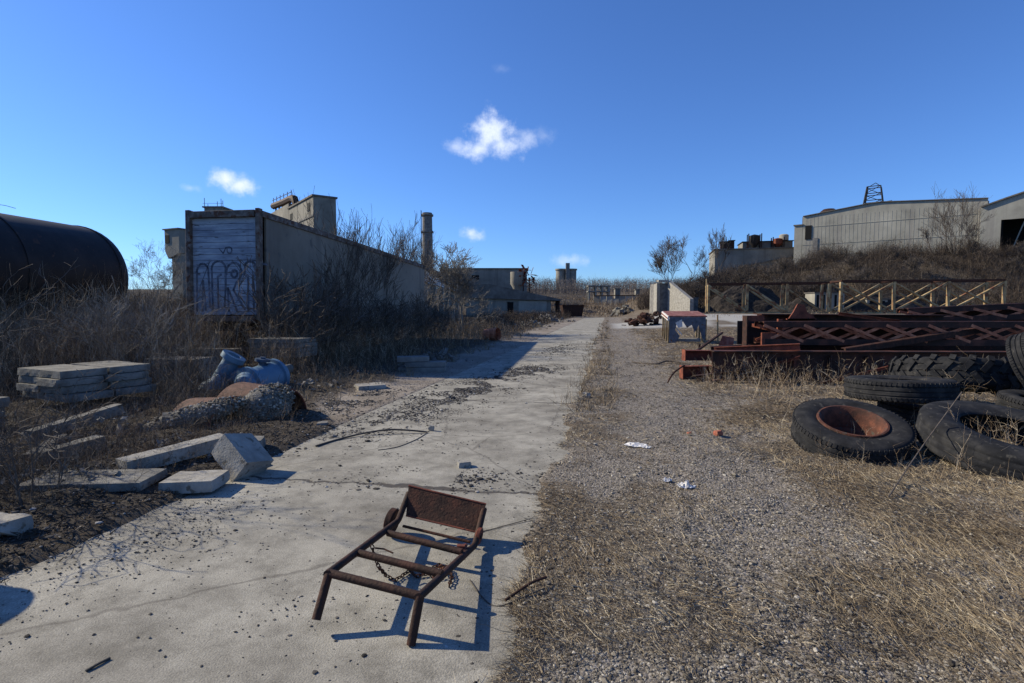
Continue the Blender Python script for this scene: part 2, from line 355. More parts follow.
M['gravel'] = veg('gravel', [(0, (.06, .05, .039)), (.4, (.155, .134, .105)), (.8, (.27, .24, .192)), (1, (.45, .41, .345))])
M['pebble'] = veg('pebbles', [(0, (.025, .023, .021)), (.6, (.08, .072, .064)), (.9, (.17, .155, .14)), (1, (.4, .38, .35))])

def ground_mat():
    m, t, N, L, b = newmat('ground'); tc = N('ShaderNodeTexCoord')
    za = N('ShaderNodeAttribute'); za.attribute_name = 'brown'; zd = N('ShaderNodeAttribute'); zd.attribute_name = 'dirt'; zp = N('ShaderNodeAttribute'); zp.attribute_name = 'pad'; zs = N('ShaderNodeAttribute'); zs.attribute_name = 'soil'; r5 = None
    vo = N('ShaderNodeTexVoronoi'); vo.inputs['Scale'].default_value = 55; L(tc.outputs['Object'], vo.inputs['Vector'])
    vo2 = N('ShaderNodeTexVoronoi'); vo2.inputs['Scale'].default_value = 130; L(tc.outputs['Object'], vo2.inputs['Vector'])
    sp = N('ShaderNodeSeparateColor'); L(vo.outputs['Color'], sp.inputs[0]); sp2 = N('ShaderNodeSeparateColor'); L(vo2.outputs['Color'], sp2.inputs[0])
    av = N('ShaderNodeMath'); av.operation = 'ADD'; L(sp.outputs[0], av.inputs[0]); L(sp2.outputs[1], av.inputs[1])
    hv = N('ShaderNodeMath'); hv.operation = 'MULTIPLY'; L(av.outputs[0], hv.inputs[0]); hv.inputs[1].default_value = .5
    r1 = ramp(N, [(0, (.055, .048, .04)), (.45, (.16, .138, .115)), (.8, (.26, .23, .2)), (1, (.44, .40, .36))]); L(hv.outputs[0], r1.inputs[0])
    n1 = N('ShaderNodeTexNoise'); n1.inputs['Scale'].default_value = 26; n1.inputs['Detail'].default_value = 8; n1.inputs['Roughness'].default_value = .7; L(tc.outputs['Object'], n1.inputs['Vector'])
    r2 = ramp(N, [(.3, (.04, .03, .02)), (.5, (.11, .085, .06)), (.7, (.19, .155, .11))]); L(n1.outputs['Fac'], r2.inputs[0])
    r3 = ramp(N, [(.3, (.12, .10, .08)), (.5, (.24, .205, .17)), (.7, (.34, .30, .255))]); L(n1.outputs['Fac'], r3.inputs[0])
    r4 = ramp(N, [(.3, (.30, .29, .27)), (.7, (.46, .45, .42))]); L(n1.outputs['Fac'], r4.inputs[0])
    r6 = ramp(N, [(.3, (.018, .014, .011)), (.5, (.04, .032, .025)), (.7, (.085, .07, .055))]); L(n1.outputs['Fac'], r6.inputs[0])
    n2 = N('ShaderNodeTexNoise'); n2.inputs['Scale'].default_value = 2.2; n2.inputs['Detail'].default_value = 6; L(tc.outputs['Object'], n2.inputs['Vector'])
    ad = N('ShaderNodeMath'); ad.operation = 'ADD'; L(za.outputs['Fac'], ad.inputs[0]); L(n2.outputs['Fac'], ad.inputs[1])
    mr = N('ShaderNodeMapRange'); mr.inputs['From Min'].default_value = .75; mr.inputs['From Max'].default_value = 1.25; L(ad.outputs[0], mr.inputs['Value'])
    col = r1.outputs[0]
    for f, c in ((mr.outputs[0], r2.outputs[0]), (zd.outputs['Fac'], r3.outputs[0]), (zp.outputs['Fac'], r4.outputs[0]), (zs.outputs['Fac'], r6.outputs[0])):
        x = N('ShaderNodeMix'); x.data_type = 'RGBA'; L(f, x.inputs['Factor']); L(col, x.inputs['A']); L(c, x.inputs['B']); col = x.outputs['Result']
    L(col, b.inputs['Base Color']); b.inputs['Roughness'].default_value = .95; b.inputs['Specular IOR Level'].default_value = .2
    bp = N('ShaderNodeBump'); bp.inputs['Strength'].default_value = .8; bp.inputs['Distance'].default_value = .012
    a3 = N('ShaderNodeMath'); a3.operation = 'MULTIPLY'; L(vo.outputs['Distance'], a3.inputs[0]); i3 = N('ShaderNodeMath'); i3.operation = 'SUBTRACT'; i3.use_clamp = True; i3.inputs[0].default_value = 1; L(mr.outputs[0], i3.inputs[1]); L(i3.outputs[0], a3.inputs[1])
    a2 = N('ShaderNodeMath'); a2.operation = 'SUBTRACT'; L(n1.outputs['Fac'], a2.inputs[0]); L(a3.outputs[0], a2.inputs[1]); L(a2.outputs[0], bp.inputs['Height']); L(bp.outputs[0], b.inputs['Normal'])
    return m
def road_mat():
    m, t, N, L, b = newmat('road_concrete'); tc = N('ShaderNodeTexCoord'); sx = N('ShaderNodeSeparateXYZ')
    nj = N('ShaderNodeTexNoise'); nj.inputs['Scale'].default_value = 5; nj.inputs['Detail'].default_value = 5; L(tc.outputs['Object'], nj.inputs['Vector'])
    ma = lambda op, a, c=None: (lambda n: n.outputs[0])(_m(op, a, c))
    def _m(op, a, c):
        n = N('ShaderNodeMath'); n.operation = op
        for i, v in enumerate((a, c)):
            if v is None: continue
            if isinstance(v, (int, float)): n.inputs[i].default_value = v
            else: L(v, n.inputs[i])
        return n
    L(tc.outputs['Object'], sx.inputs[0])
    wob = ma('MULTIPLY', ma('SUBTRACT', nj.outputs['Fac'], .5), .22)
    vv = ma('ADD', sx.outputs['Y'], wob)
    fr = ma('FRACT', ma('DIVIDE', ma('SUBTRACT', vv, 2.27 - 4.46 * 10 - 2.23), 4.46))
    dj = ma('MULTIPLY', ma('ABSOLUTE', ma('SUBTRACT', fr, .5)), 4.46)       # distance to a cross joint
    wn = N('ShaderNodeTexNoise'); wn.inputs['Scale'].default_value = 1.1; wn.inputs['Detail'].default_value = 4; L(tc.outputs['Object'], wn.inputs['Vector'])
    wd = ma('MULTIPLY', ma('POWER', wn.outputs['Fac'], 4.0), .35)
    jm = N('ShaderNodeMapRange'); jm.inputs['From Min'].default_value = 0.012; jm.inputs['From Max'].default_value = -0.012; L(ma('SUBTRACT', dj, wd), jm.inputs['Value'])
    # wandering cracks
    vc = N('ShaderNodeTexVoronoi'); vc.feature = 'DISTANCE_TO_EDGE'; vc.inputs['Scale'].default_value = .42
    vmx = N('ShaderNodeMix'); vmx.data_type = 'VECTOR'; vmx.inputs['Factor'].default_value = .12; L(tc.outputs['Object'], vmx.inputs['A']); L(nj.outputs['Color'], vmx.inputs['B']); L(vmx.outputs['Result'], vc.inputs['Vector'])
    ck = N('ShaderNodeMapRange'); ck.inputs['From Min'].default_value = .006; ck.inputs['From Max'].default_value = .001; ck.inputs['To Max'].default_value = .5; L(vc.outputs['Distance'], ck.inputs['Value'])
    n1 = N('ShaderNodeTexNoise'); n1.inputs['Scale'].default_value = .9; n1.inputs['Detail'].default_value = 9; n1.inputs['Roughness'].default_value = .65; L(tc.outputs['Object'], n1.inputs['Vector'])
    c1 = ramp(N, [(.34, (.20, .185, .155)), (.5, (.285, .268, .228)), (.66, (.36, .34, .29))]); L(n1.outputs['Fac'], c1.inputs[0])
    n2 = N('ShaderNodeTexNoise'); n2.inputs['Scale'].default_value = 120; n2.inputs['Detail'].default_value = 4; L(tc.outputs['Object'], n2.inputs['Vector'])
    c2 = ramp(N, [(.3, (.72, .72, .72)), (.7, (1.22, 1.22, 1.22))]); L(n2.outputs['Fac'], c2.inputs[0])
    n3 = N('ShaderNodeTexNoise'); n3.inputs['Scale'].default_value = 3.2; n3.inputs['Detail'].default_value = 10; n3.inputs['Roughness'].default_value = .75; L(tc.outputs['Object'], n3.inputs['Vector'])
    c3 = ramp(N, [(.36, (.62, .61, .60)), (.56, (1.05, 1.04, 1.03))]); L(n3.outputs['Fac'], c3.inputs[0])
    def mul(a, c):
        x = N('ShaderNodeMix'); x.data_type = 'RGBA'; x.blend_type = 'MULTIPLY'; x.inputs['Factor'].default_value = 1; L(a, x.inputs['A']); L(c, x.inputs['B']); return x.outputs['Result']
    col = mul(mul(c1.outputs[0], c2.outputs[0]), c3.outputs[0])
    for f, c in ((jm.outputs[0], (.07, .062, .055)), (ck.outputs[0], (.08, .07, .06))):
        x = N('ShaderNodeMix'); x.data_type = 'RGBA'; L(f, x.inputs['Factor']); L(col, x.inputs['A']); x.inputs['B'].default_value = (*c, 1); col = x.outputs['Result']
    L(col, b.inputs['Base Color']); b.inputs['Roughness'].default_value = .93; b.inputs['Specular IOR Level'].default_value = .25
    bp = N('ShaderNodeBump'); bp.inputs['Strength'].default_value = .55; bp.inputs['Distance'].default_value = .008
    L(ma('SUBTRACT', n2.outputs['Fac'], ma('MULTIPLY', jm.outputs[0], 3.0)), bp.inputs['Height']); L(bp.outputs[0], b.inputs['Normal'])
    return m
# ------------------------------------------------------------------ ground and road
def make_ground():
    nx, ny = 430, 460
    sx = np.linspace(-1, 1, nx); xs = 1.5 * np.sinh(6.7 * sx)
    sy = np.linspace(-.42, 1, ny); ys = 1.6 * np.sinh(7.2 * sy) + 4.5
    X, Y = np.meshgrid(xs, ys); X = X.ravel(); Y = Y.ravel(); Z = hgt(X, Y)
    i, j = np.meshgrid(np.arange(nx - 1), np.arange(ny - 1)); b = (j * nx + i).ravel()
    Fq = np.stack([b, b + 1, b + nx + 1, b + nx], 1)
    o = npmesh('ground', np.stack([X, Y, Z], 1), Fq, ground_mat(), smooth_=True, kind='structure')
    u, v = uv(X, Y); nl = fbm(X * .5, Y * .5, 31); nb = fbm(X * 1.3, Y * 1.3, 33)
    track = np.exp(-((u - 1.55 - (nl - .5) * .8) / .75) ** 2) * smooth(v, -1, 3)   # bare gravel wheel track beside the road
    br = .25 + .9 * smooth(nb, .36, .62) * (1 - track * .9) + .35 * smooth(u, 2.2, 4.5) - .45 * track
    br = np.where(u < -2.9, .95, br); br = np.where(Y > 92, 1.0, br); br = np.where((Z > 1.15) & (X > 10), 1.0, br)
    ue = verge(v) + (fbm(X * 1.7, Y * 1.7, 3) - .47) * .45
    dirt = smooth(-u, 2.9, 3.0) * smooth(u - ue, -.1, .25) * (v < 92)
    n4 = fbm(X * .35, Y * .25, 41)
    pad = smooth(v, 39, 41.5) * (1 - smooth(v, 52, 56)) * smooth(u, .6, 1.6) * smooth(n4, .30, .42)
    soil = (u < -2.6) * smooth(verge(v) + .1 - u, 0, .5) * .9
    for nme, a in (('soil', soil), ('brown', br), ('dirt', dirt * (.55 + .45 * smooth(nb, .35, .6))), ('pad', pad * .8)):
        at = o.data.attributes.new(nme, 'FLOAT', 'POINT'); at.data.foreach_set('value', a.astype(np.float32))
make_ground()
def make_road():
    us = np.linspace(-3.03, .28, 34); vs = np.concatenate([np.arange(-9, 14, .12), np.arange(14, 40, .4), np.arange(40, 91, 1.0)])
    U, V = np.meshgrid(us, vs); U = U.ravel(); V = V.ravel()
    k = np.floor((V - 2.27) / 4.46); lf = (_h(k, 3, 1) - .5) * .006 + (_h(k, 7, 1) - .5) * .004 * (U + 1.5)
    Z = lf + (fbm(U * 1.5, V * 1.5, 17) - .47) * .010
    nx = len(us); i, j = np.meshgrid(np.arange(nx - 1), np.arange(len(vs) - 1)); b = (j * nx + i).ravel()
    Fq = np.stack([b, b + 1, b + nx + 1, b + nx], 1)
    o = npmesh('road', np.stack([U, V, Z], 1), Fq, road_mat(), smooth_=True, kind='structure')
    o.location = (RO[0], RO[1], 0.004); o.rotation_euler = (0, 0, -RA)
make_road()

# ------------------------------------------------------------------ trees
def grow(trunk, crown, p, d, L, r, lv, rs, nseg=5, wob=.18, up=.12, split=(3, 5), shrink=.62, minr=.004, ang=(25, 55), sides=None):
    pts = [Vector(p)]; rad = [r]; d = Vector(d).normalized(); n = nseg if lv > 0 else 3
    for i in range(n):
        d = (d + Vector((rs.gauss(0, wob), rs.gauss(0, wob), rs.gauss(0, wob) + up))).normalized()
        pts.append(pts[-1] + d * (L / n)); rad.append(max(minr, r * (1 - .62 * (i + 1) / n)))
    (trunk if trunk is not None else crown).tube(pts, rad, 6 if r > .05 else (4 if r > .015 else 3), cap=False)
    if lv <= 0: return
    for b in range(rs.randint(*split)):
        f = rs.uniform(.25, 1.0) if b else 1.0
        k = min(n - 1, int(f * n)); q = pts[k].lerp(pts[k + 1], f * n - k) if k < n else pts[-1]
        ax = Vector((rs.gauss(0, 1), rs.gauss(0, 1), rs.gauss(0, .3))).normalized(); dd = (pts[k + 1] - pts[k]).normalized()
        dd.rotate(Matrix.Rotation(R(rs.uniform(*ang)), 3, dd.cross(ax).normalized() if dd.cross(ax).length > .01 else ax))
        grow(None, crown, q, dd, L * shrink * rs.uniform(.7, 1.15), max(minr, r * .52 * rs.uniform(.7, 1)), lv - 1, rs, nseg, wob, up, split, shrink, minr, ang)
def tree(name, label, cat, loc, h, r, seed, lv=4, stems=1, lean=(0, 0), mat='bark', group=None, **kw):
    rs = random.Random(seed); root = thing(name, label, cat, loc, group); tk = MB(); cr = MB(); norm = kw.pop('norm', True); spread = kw.pop('spread', 1)
    for s in range(stems):
        a = rs.uniform(0, 6.28); sp = .0 if stems == 1 else rs.uniform(.15, .45) * spread
        grow(tk, cr, Vector(loc) + Vector((math.cos(a) * .12, math.sin(a) * .12, -.1)) * (stems > 1), (lean[0] + math.cos(a) * sp, lean[1] + math.sin(a) * sp, 1), h * (.62 if stems == 1 else .6) * rs.uniform(.75, 1.1), r * rs.uniform(.7, 1), lv, rs, **kw)
    if norm:
        zt = max([p.z for p in tk.v] + [p.z for p in cr.v]) - loc[2]; k = h / zt
        for b in (tk, cr): b.v = [Vector((loc[0] + (p.x - loc[0]) * k, loc[1] + (p.y - loc[1]) * k, loc[2] + (p.z - loc[2]) * k)) for p in b.v]
    tk.build('trunk' if stems == 1 else 'stem', M[mat], root); cr.build('crown', M[mat], root)
    return root
def at(px, Y): q = P(px, 300, Y); return Vector((q.x, Y, onz(q.x, Y)))
def tr(px, Y, ytop): q = at(px, Y); return q, P(px, ytop, Y).z - q.z
# trees on and below the embankment
q, h = tr(689, 78, 230); tree('bare_tree', 'bare tree with spreading crown at the left foot of the embankment', 'tree', q, h, .17, 4, 5, minr=.015, ang=(18, 46), up=.10, shrink=.7, wob=.09)
q, h = tr(672, 76, 232); tree('bare_tree', 'bare tree leaning left, leftmost on the embankment', 'tree', q, h, .15, 9, 5, lean=(-.2, 0), minr=.018, ang=(18, 46), up=.10, shrink=.7, wob=.09)
q, h = tr(716, 84, 222); tree('bare_tree', 'tall upright bare tree beside the end of the long low building', 'tree', q, h, .16, 15, 5, minr=.017, ang=(14, 36), up=.15, shrink=.7, wob=.07)
q, h = tr(703, 80, 262); tree('bare_sapling', 'thin bare sapling between the bare trees on the embankment', 'sapling', q, h, .07, 18, 4, minr=.017, ang=(14, 40), shrink=.7, wob=.09)
q, h = tr(929, 78, 228); tree('bare_tree', 'small bare tree in front of the arched warehouse, its trunk leaning left', 'tree', q, h * 1.15, .13, 23, 4, lean=(-.25, 0), minr=.018, ang=(18, 46), up=.10, shrink=.7, wob=.09)
q, h = tr(953, 76, 184); tree('bare_tree', 'tall many stemmed bare tree before the right end of the warehouse', 'tree', q, h * 1.0, .13, 33, 4, stems=6, spread=1.7, minr=.019, ang=(14, 40), up=.08, shrink=.76, wob=.07, split=(3, 4))
q, h = tr(966, 77, 214); tree('bare_tree', 'slender bare tree close to the gap between the two warehouses', 'tree', q, h * .95, .12, 37, 4, stems=2, minr=.018, ang=(18, 46), up=.10, shrink=.7, wob=.09)
# left side
q, h = tr(462, 33, 242); tree('bare_tree', 'pale barked bare tree in front of the open bay shed', 'tree', q, h, .11, 42, 5, stems=4, mat='bark_pale', minr=.014, wob=.12, up=.07, shrink=.72, ang=(25, 55))
q, h = tr(152, 40, 236); tree('bare_tree', 'round bare tree between the black tank and the trailer', 'tree', q, h * 1.0, .09, 48, 5, stems=3, mat='bark_pale', minr=.007)
sap = [(350, 19, 186, 'tallest bare sapling beside the trailer, nearest its middle'), (372, 22, 198, 'second bare sapling along the trailer side'), (396, 27, 216, 'bare sapling beside the front end of the trailer'),
       (330, 17, 240, 'short bushy bare sapling near the rear half of the trailer'), (412, 30, 220, 'bare sapling where the trailer ends and the shed begins'), (300, 15.5, 285, 'low twiggy bare sapling close to the rear corner of the trailer')]
for i, (px, Y, yt, lb) in enumerate(sap):
    q, h = tr(px, Y, yt); tree('bare_sapling', lb, 'sapling', q, h, .03, 60 + i, 4, stems=6, minr=.008, wob=.1, up=.12, group='bare saplings along the trailer', split=(3, 4), ang=(15, 38), shrink=.68)
tree('bare_sapling', 'bare sapling with long arching branches at the left edge of the picture', 'sapling', (-5.9, 5.2, onz(-5.9, 5.2)), 3.0, .02, 71, 4, stems=4, minr=.003, wob=.12, up=.03, split=(2, 4), ang=(20, 50))
tree('bare_sapling', 'low bare sapling leaning over the verge beside the concrete slabs', 'sapling', (-3.7, 4.15, onz(-3.7, 4.15)), 1.0, .012, 75, 3, stems=5, minr=.0025, wob=.14, up=.0, split=(2, 4), ang=(25, 55))

# shrubs standing out of the brush: three prototypes, copied
def shrub_copies(spots, protos, lb, grp):
    for k, (x, y, sc) in enumerate(spots):
        src = protos[k % len(protos)]; first = k < len(protos)
        if first: o = src
        else:
            o = src.copy(); scene.collection.objects.link(o)
            for ch in list(src.children):
                c = ch.copy(); scene.collection.objects.link(c); c.parent = o
        o.location = (x, y, onz(x, y) - .05); o.rotation_euler = (0, 0, k * 2.1); o.scale = (sc, sc, sc); tag(o, lb, 'shrub', grp)
rs_ = random.Random(12)
def protos(seed, h, r, minr, mat='bark'): return [tree('bare_shrub', 'bare shrub', 'shrub', (0, 0, 0), h, r, seed + i, 3, stems=9, minr=minr, wob=.15, up=.06, split=(3, 5), ang=(20, 50), shrink=.66, mat=mat) for i in range(3)]
sp = []
while len(sp) < 34:
    y = rs_.uniform(60, 82); x = rs_.uniform(.32, .95) * y
    if onz(x, y) > 2.2: sp.append((x, y, rs_.uniform(.7, 1.35)))
shrub_copies(sp, protos(201, 2.6, .05, .016), 'bare grey shrub standing out of the brush on the embankment', 'shrubs on the embankment')
sp = []
while len(sp) < 16:
    y = rs_.uniform(10.5, 15.5); x = rs_.uniform(-.93, -.62) * y
    if not (x + 7.9) ** 2 + (y - 14) ** 2 < 2.6: sp.append((x, y, rs_.uniform(.7, 1.2)))
shrub_copies(sp, protos(211, 1.9, .016, .004, 'bark_pale'), 'leafless twiggy shrub rising out of the weeds before the tank', 'shrubs in the left thicket')
sp = [(-4.9 - .35 * rs_.random() * 3 + (y - 14) * .17, y, rs_.uniform(.8, 1.4)) for y in [13.2, 14.6, 16, 17.6, 19.5, 21.5, 23.5, 25]]
shrub_copies(sp, protos(221, 2.3, .02, .0065), 'dark bare shrub in the brush between the trailer side and the road', 'shrubs beside the trailer')

# ------------------------------------------------------------------ far setting
def rotbox(c, ang, corner_z0, z1, w, d): pass
def frame_m(p, ang):   # origin p, x axis along ang (from +X), y axis into the building
    return TR(p[0], p[1], p[2], ang)
def wall_openings(mb, m, L, H, th, ops):
    """wall in local xz plane (x 0..L, z 0..H), thickness th towards +y, with rectangular openings (x0,x1,z0,z1)"""
    xs = sorted({0, L, *[o[0] for o in ops], *[o[1] for o in ops]}); zs = sorted({0, H, *[o[2] for o in ops], *[o[3] for o in ops]})
    for a, b in zip(xs, xs[1:]):
        for c, d in zip(zs, zs[1:]):
            mx_, mz_ = (a + b) / 2, (c + d) / 2
            if any(o[0] < mx_ < o[1] and o[2] < mz_ < o[3] for o in ops): continue
            old = mb.xf; mb.xf = m; mb.box((mx_, th / 2, mz_), (b - a, th, d - c)); mb.xf = old

# --- arched warehouse on the embankment
def warehouse():
    p0 = P(803, 217, 100); A = math.atan2(-.6, .8); L = 25.5; base = 8.6; p = Vector((p0.x, p0.y, base)); m = frame_m(p, A); H = p0.z - base
    root = thing('warehouse', 'large pale warehouse with a low arched roof on top of the embankment', 'warehouse', p)
    prof = lambda s: H + float(np.interp(s, [0, .40, .46, 1], [0, 1.22, 1.28, .25]))
    n = 20; mb = MB(m); mb.prism([(0, 0, 0), (L, 0, 0)] + [(L * (1 - i / n), 0, prof(1 - i / n)) for i in range(n + 1)], (0, .3, 0)); mb.build('wall', M['panel'], root)
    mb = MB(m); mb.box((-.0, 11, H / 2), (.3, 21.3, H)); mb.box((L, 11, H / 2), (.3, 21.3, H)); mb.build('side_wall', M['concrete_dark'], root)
    mb = MB(m)
    for i in range(n): mb.bar((L * i / n, 10.8, prof(i / n) + .1), (L * (i + 1) / n, 10.8, prof((i + 1) / n) + .1), 22.1, .12)
    mb.build('roof', M['roof_far'], root)
    mb = MB(m)
    for k in range(1, 3): mb.box((L / 2, -.03, H * k / 3 + 1.3), (L, .05, .09))
    for i in range(1, 42): mb.box((L * i / 42, -.008, H * .5 - .1), (.05, .022, H - .3))
    mb.build('sheet_ribs', M['panel'], root)
    mb = MB(m); mb.box((.95, -.06, H * .70), (1.0, .14, 2.5)); mb.build('window', M['black'], root)
    mb = MB(m); mb.box((2.1, -.08, H * .42), (.8, .10, 3.2)); mb.build('door', M['concrete_dark'], root)
    mb = MB(m); mb.box((-.7, 2, H * .42), (1.3, 4, H * .84)); mb.build('annex', M['panel'], root)
    mb = MB(m); mb.box((-.7, 2, H * .84 + .12), (1.6, 4.4, .2)); mb.build('annex_roof', M['roof_far'], root)
    # heap on the roof left
    t = thing('roof_ventilator', 'low dark ventilator on the left end of the warehouse roof', 'ventilator', m @ Vector((3.6, 4, H)))
    mb = MB(m); mb.lathe([(0, H + 1.75), (.9, H + 1.6), (1.5, H + 1.1), (1.6, H + .2)], 14, TR(3.6, 4, 0), True); mb.build('hood', M['rust_dark'], t)
    # lattice tower on the roof
    tp = m @ Vector((9.5, 5, H + 1.2)); t = thing('roof_tower', 'dark steel lattice tower standing on the warehouse roof', 'tower', tp)
    mb = MB(m); bx_ = 10.4; w0, w1, hh = 1.5, 1.0, 3.7; z0 = H + 1.2
    C = lambda s, sx, sy: Vector((bx_ + sx * (w0 + (w1 - w0) * s), 5 + sy * (w0 + (w1 - w0) * s), z0 + hh * s))
    for sx in (-1, 1):
        for sy in (-1, 1): mb.bar(C(0, sx, sy), C(1, sx, sy), .16, .16)
    mb.build('post', M['black_steel'], t); mb = MB(m)
    for s in (.33, .66, 1):
        for a, b_ in (((-1, -1), (1, -1)), ((1, -1), (1, 1)), ((1, 1), (-1, 1)), ((-1, 1), (-1, -1))):
            mb.bar(C(s, *a), C(s, *b_), .12, .12); mb.bar(C(s - .33, *a), C(s, *b_), .09, .09)
    mb.build('bracing', M['black_steel'], t); mb = MB(m); mb.bar(C(1, -1, 0), (bx_ + .2, 5, z0 + hh + .7), .1, .1); mb.bar(C(1, 1, 0), (bx_ + .2, 5, z0 + hh + .7), .1, .1); mb.build('apex', M['black_steel'], t)
    t = thing('roof_pipe', 'short dark pipe lying beside the lattice tower on the warehouse roof', 'pipe', m @ Vector((12, 3, H + 1.3))); mb = MB(m); mb.bar((10.9, 3, H + 1.6), (13.2, 3, H + 1.75), .35, .35); mb.build('pipe_run', M['rust_dark'], t)
warehouse()
def warehouse_two():
    p0 = P(981, 208, 84); A = math.atan2(-.6, .8); base = 8.0; m = frame_m((p0.x, p0.y, base), A); H = p0.z - base; L = 17
    root = thing('warehouse', 'second pale warehouse with curved roof and dark open bay at the right edge', 'warehouse', (p0.x, p0.y, base))
    n = 14; prof = lambda s: H + 3.2 * math.sin(math.pi * .5 * min(1, s * 1.25))
    zo = 6.9; mb = MB(m)
    mb.prism([(0, 0, zo), (L, 0, zo)] + [(L * (1 - i / n), 0, prof(1 - i / n)) for i in range(n + 1)], (0, .3, 0)); mb.box((1.2, .15, zo / 2), (2.4, .3, zo)); mb.build('wall', M['panel'], root)
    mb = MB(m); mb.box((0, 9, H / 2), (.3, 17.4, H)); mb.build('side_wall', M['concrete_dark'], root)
    mb = MB(m)
    for i in range(n): mb.bar((L * i / n, 8.8, prof(i / n) + .14), (L * (i + 1) / n, 8.8, prof((i + 1) / n) + .14), 18.2, .2)
    mb.build('roof', M['roof_far'], root)
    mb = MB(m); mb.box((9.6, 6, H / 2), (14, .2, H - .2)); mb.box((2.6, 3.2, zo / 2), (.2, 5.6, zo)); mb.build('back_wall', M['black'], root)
    mb = MB(m)
    for x in (5.5, 10): MB(m).box((x, 1.5, zo / 2), (.25, .25, zo)).build('column', M['rust_dark'], root)
    mb = MB(m); mb.bar((3.2, 1, 0), (5.2, 1, zo), .15, .15); mb.build('brace', M['panel'], root)
warehouse_two()
def low_building():
    a = P(715, 250, 110); b = P(806, 243, 106); base = 6.5; A = math.atan2(b.y - a.y, b.x - a.x); L = (b - a).length; m = frame_m((a.x, a.y, base), A); H = a.z - base
    root = thing('factory_building', 'long low grey factory building left of the arched warehouse', 'building', (a.x, a.y, base))
    mb = MB(m); mb.box((L / 2, 5, H / 2), (L, 10, H)); mb.build('wall', M['concrete_far'], root)
    mb = MB(m); mb.box((L / 2, 5, H + .1), (L + .4, 10.5, .2)); mb.bar((L * .28, -.15, H * .5), (L, -.15, H * .82), .2, .22); mb.build('roof', M['roof_far'], root)
    mb = MB(m); mb.box((L * .62, 6, H + .95), (L * .56, 6, 1.5)); mb.build('clerestory', M['concrete_far'], root)
    mb = MB(m); mb.box((L * .62, 6, H + 1.8), (L * .58, 6.4, .15)); mb.build('clerestory_roof', M['black_steel'], root)
    for (f, w, h_, lb, k) in ((.12, 1.6, 1.5, 'square dark box at the left end of the long low roof', 0), (.20, 1.0, 1.7, 'narrow dark box second from the left on the long low roof', 0), (.46, 2.4, 3.0, 'tall open steel frame hopper in the middle of the long low roof', 1), (.72, 2.0, 2.2, 'rusty hopper near the right end of the long low roof', 2)):
        q = m @ Vector((L * f, 2, H + .2)); t = thing('roof_unit', lb, 'roof unit', q); mb = MB(m)
        if k == 0: mb.box((L * f, 2, H + .2 + h_ / 2), (w, 1.4, h_)); mb.build('casing', M['rust_dark'], t, bevel=.05); mb = MB(m); mb.box((L * f, 2, H + .28 + h_), (w + .3, 1.7, .12)); mb.build('lid', M['black_steel'], t)
        else:
            for sx in (-1, 1):
                for sy in (-1, 1): MB(m).bar((L * f + sx * w / 2, 2 + sy * .8, H + .2), (L * f + sx * w / 2, 2 + sy * .8, H + .2 + h_), .18, .18).build('post', M['rust_dark'], t)
            mb = MB(m); mb.lathe([(.3, H + .5), (w * .45, H + h_ * .5), (w * .45, H + h_ * .95), (0, H + h_ * 1.05)], 10, TR(L * f, 2, 0)); mb.build('hopper', M['rust_red'] if k == 2 else M['black_steel'], t)
    q = m @ Vector((L * .80, 3, H + 1.9)); t = thing('roof_tank', 'small pale round tank on the long low building roof', 'tank', q); mb = MB(m); mb.lathe([(0, H + 1.9), (.9, H + 1.9), (.9, H + 2.9), (.6, H + 3.1), (0, H + 3.1)], 12, TR(L * .80, 3, 0)); mb.build('shell', M['panel'], t)
low_building()

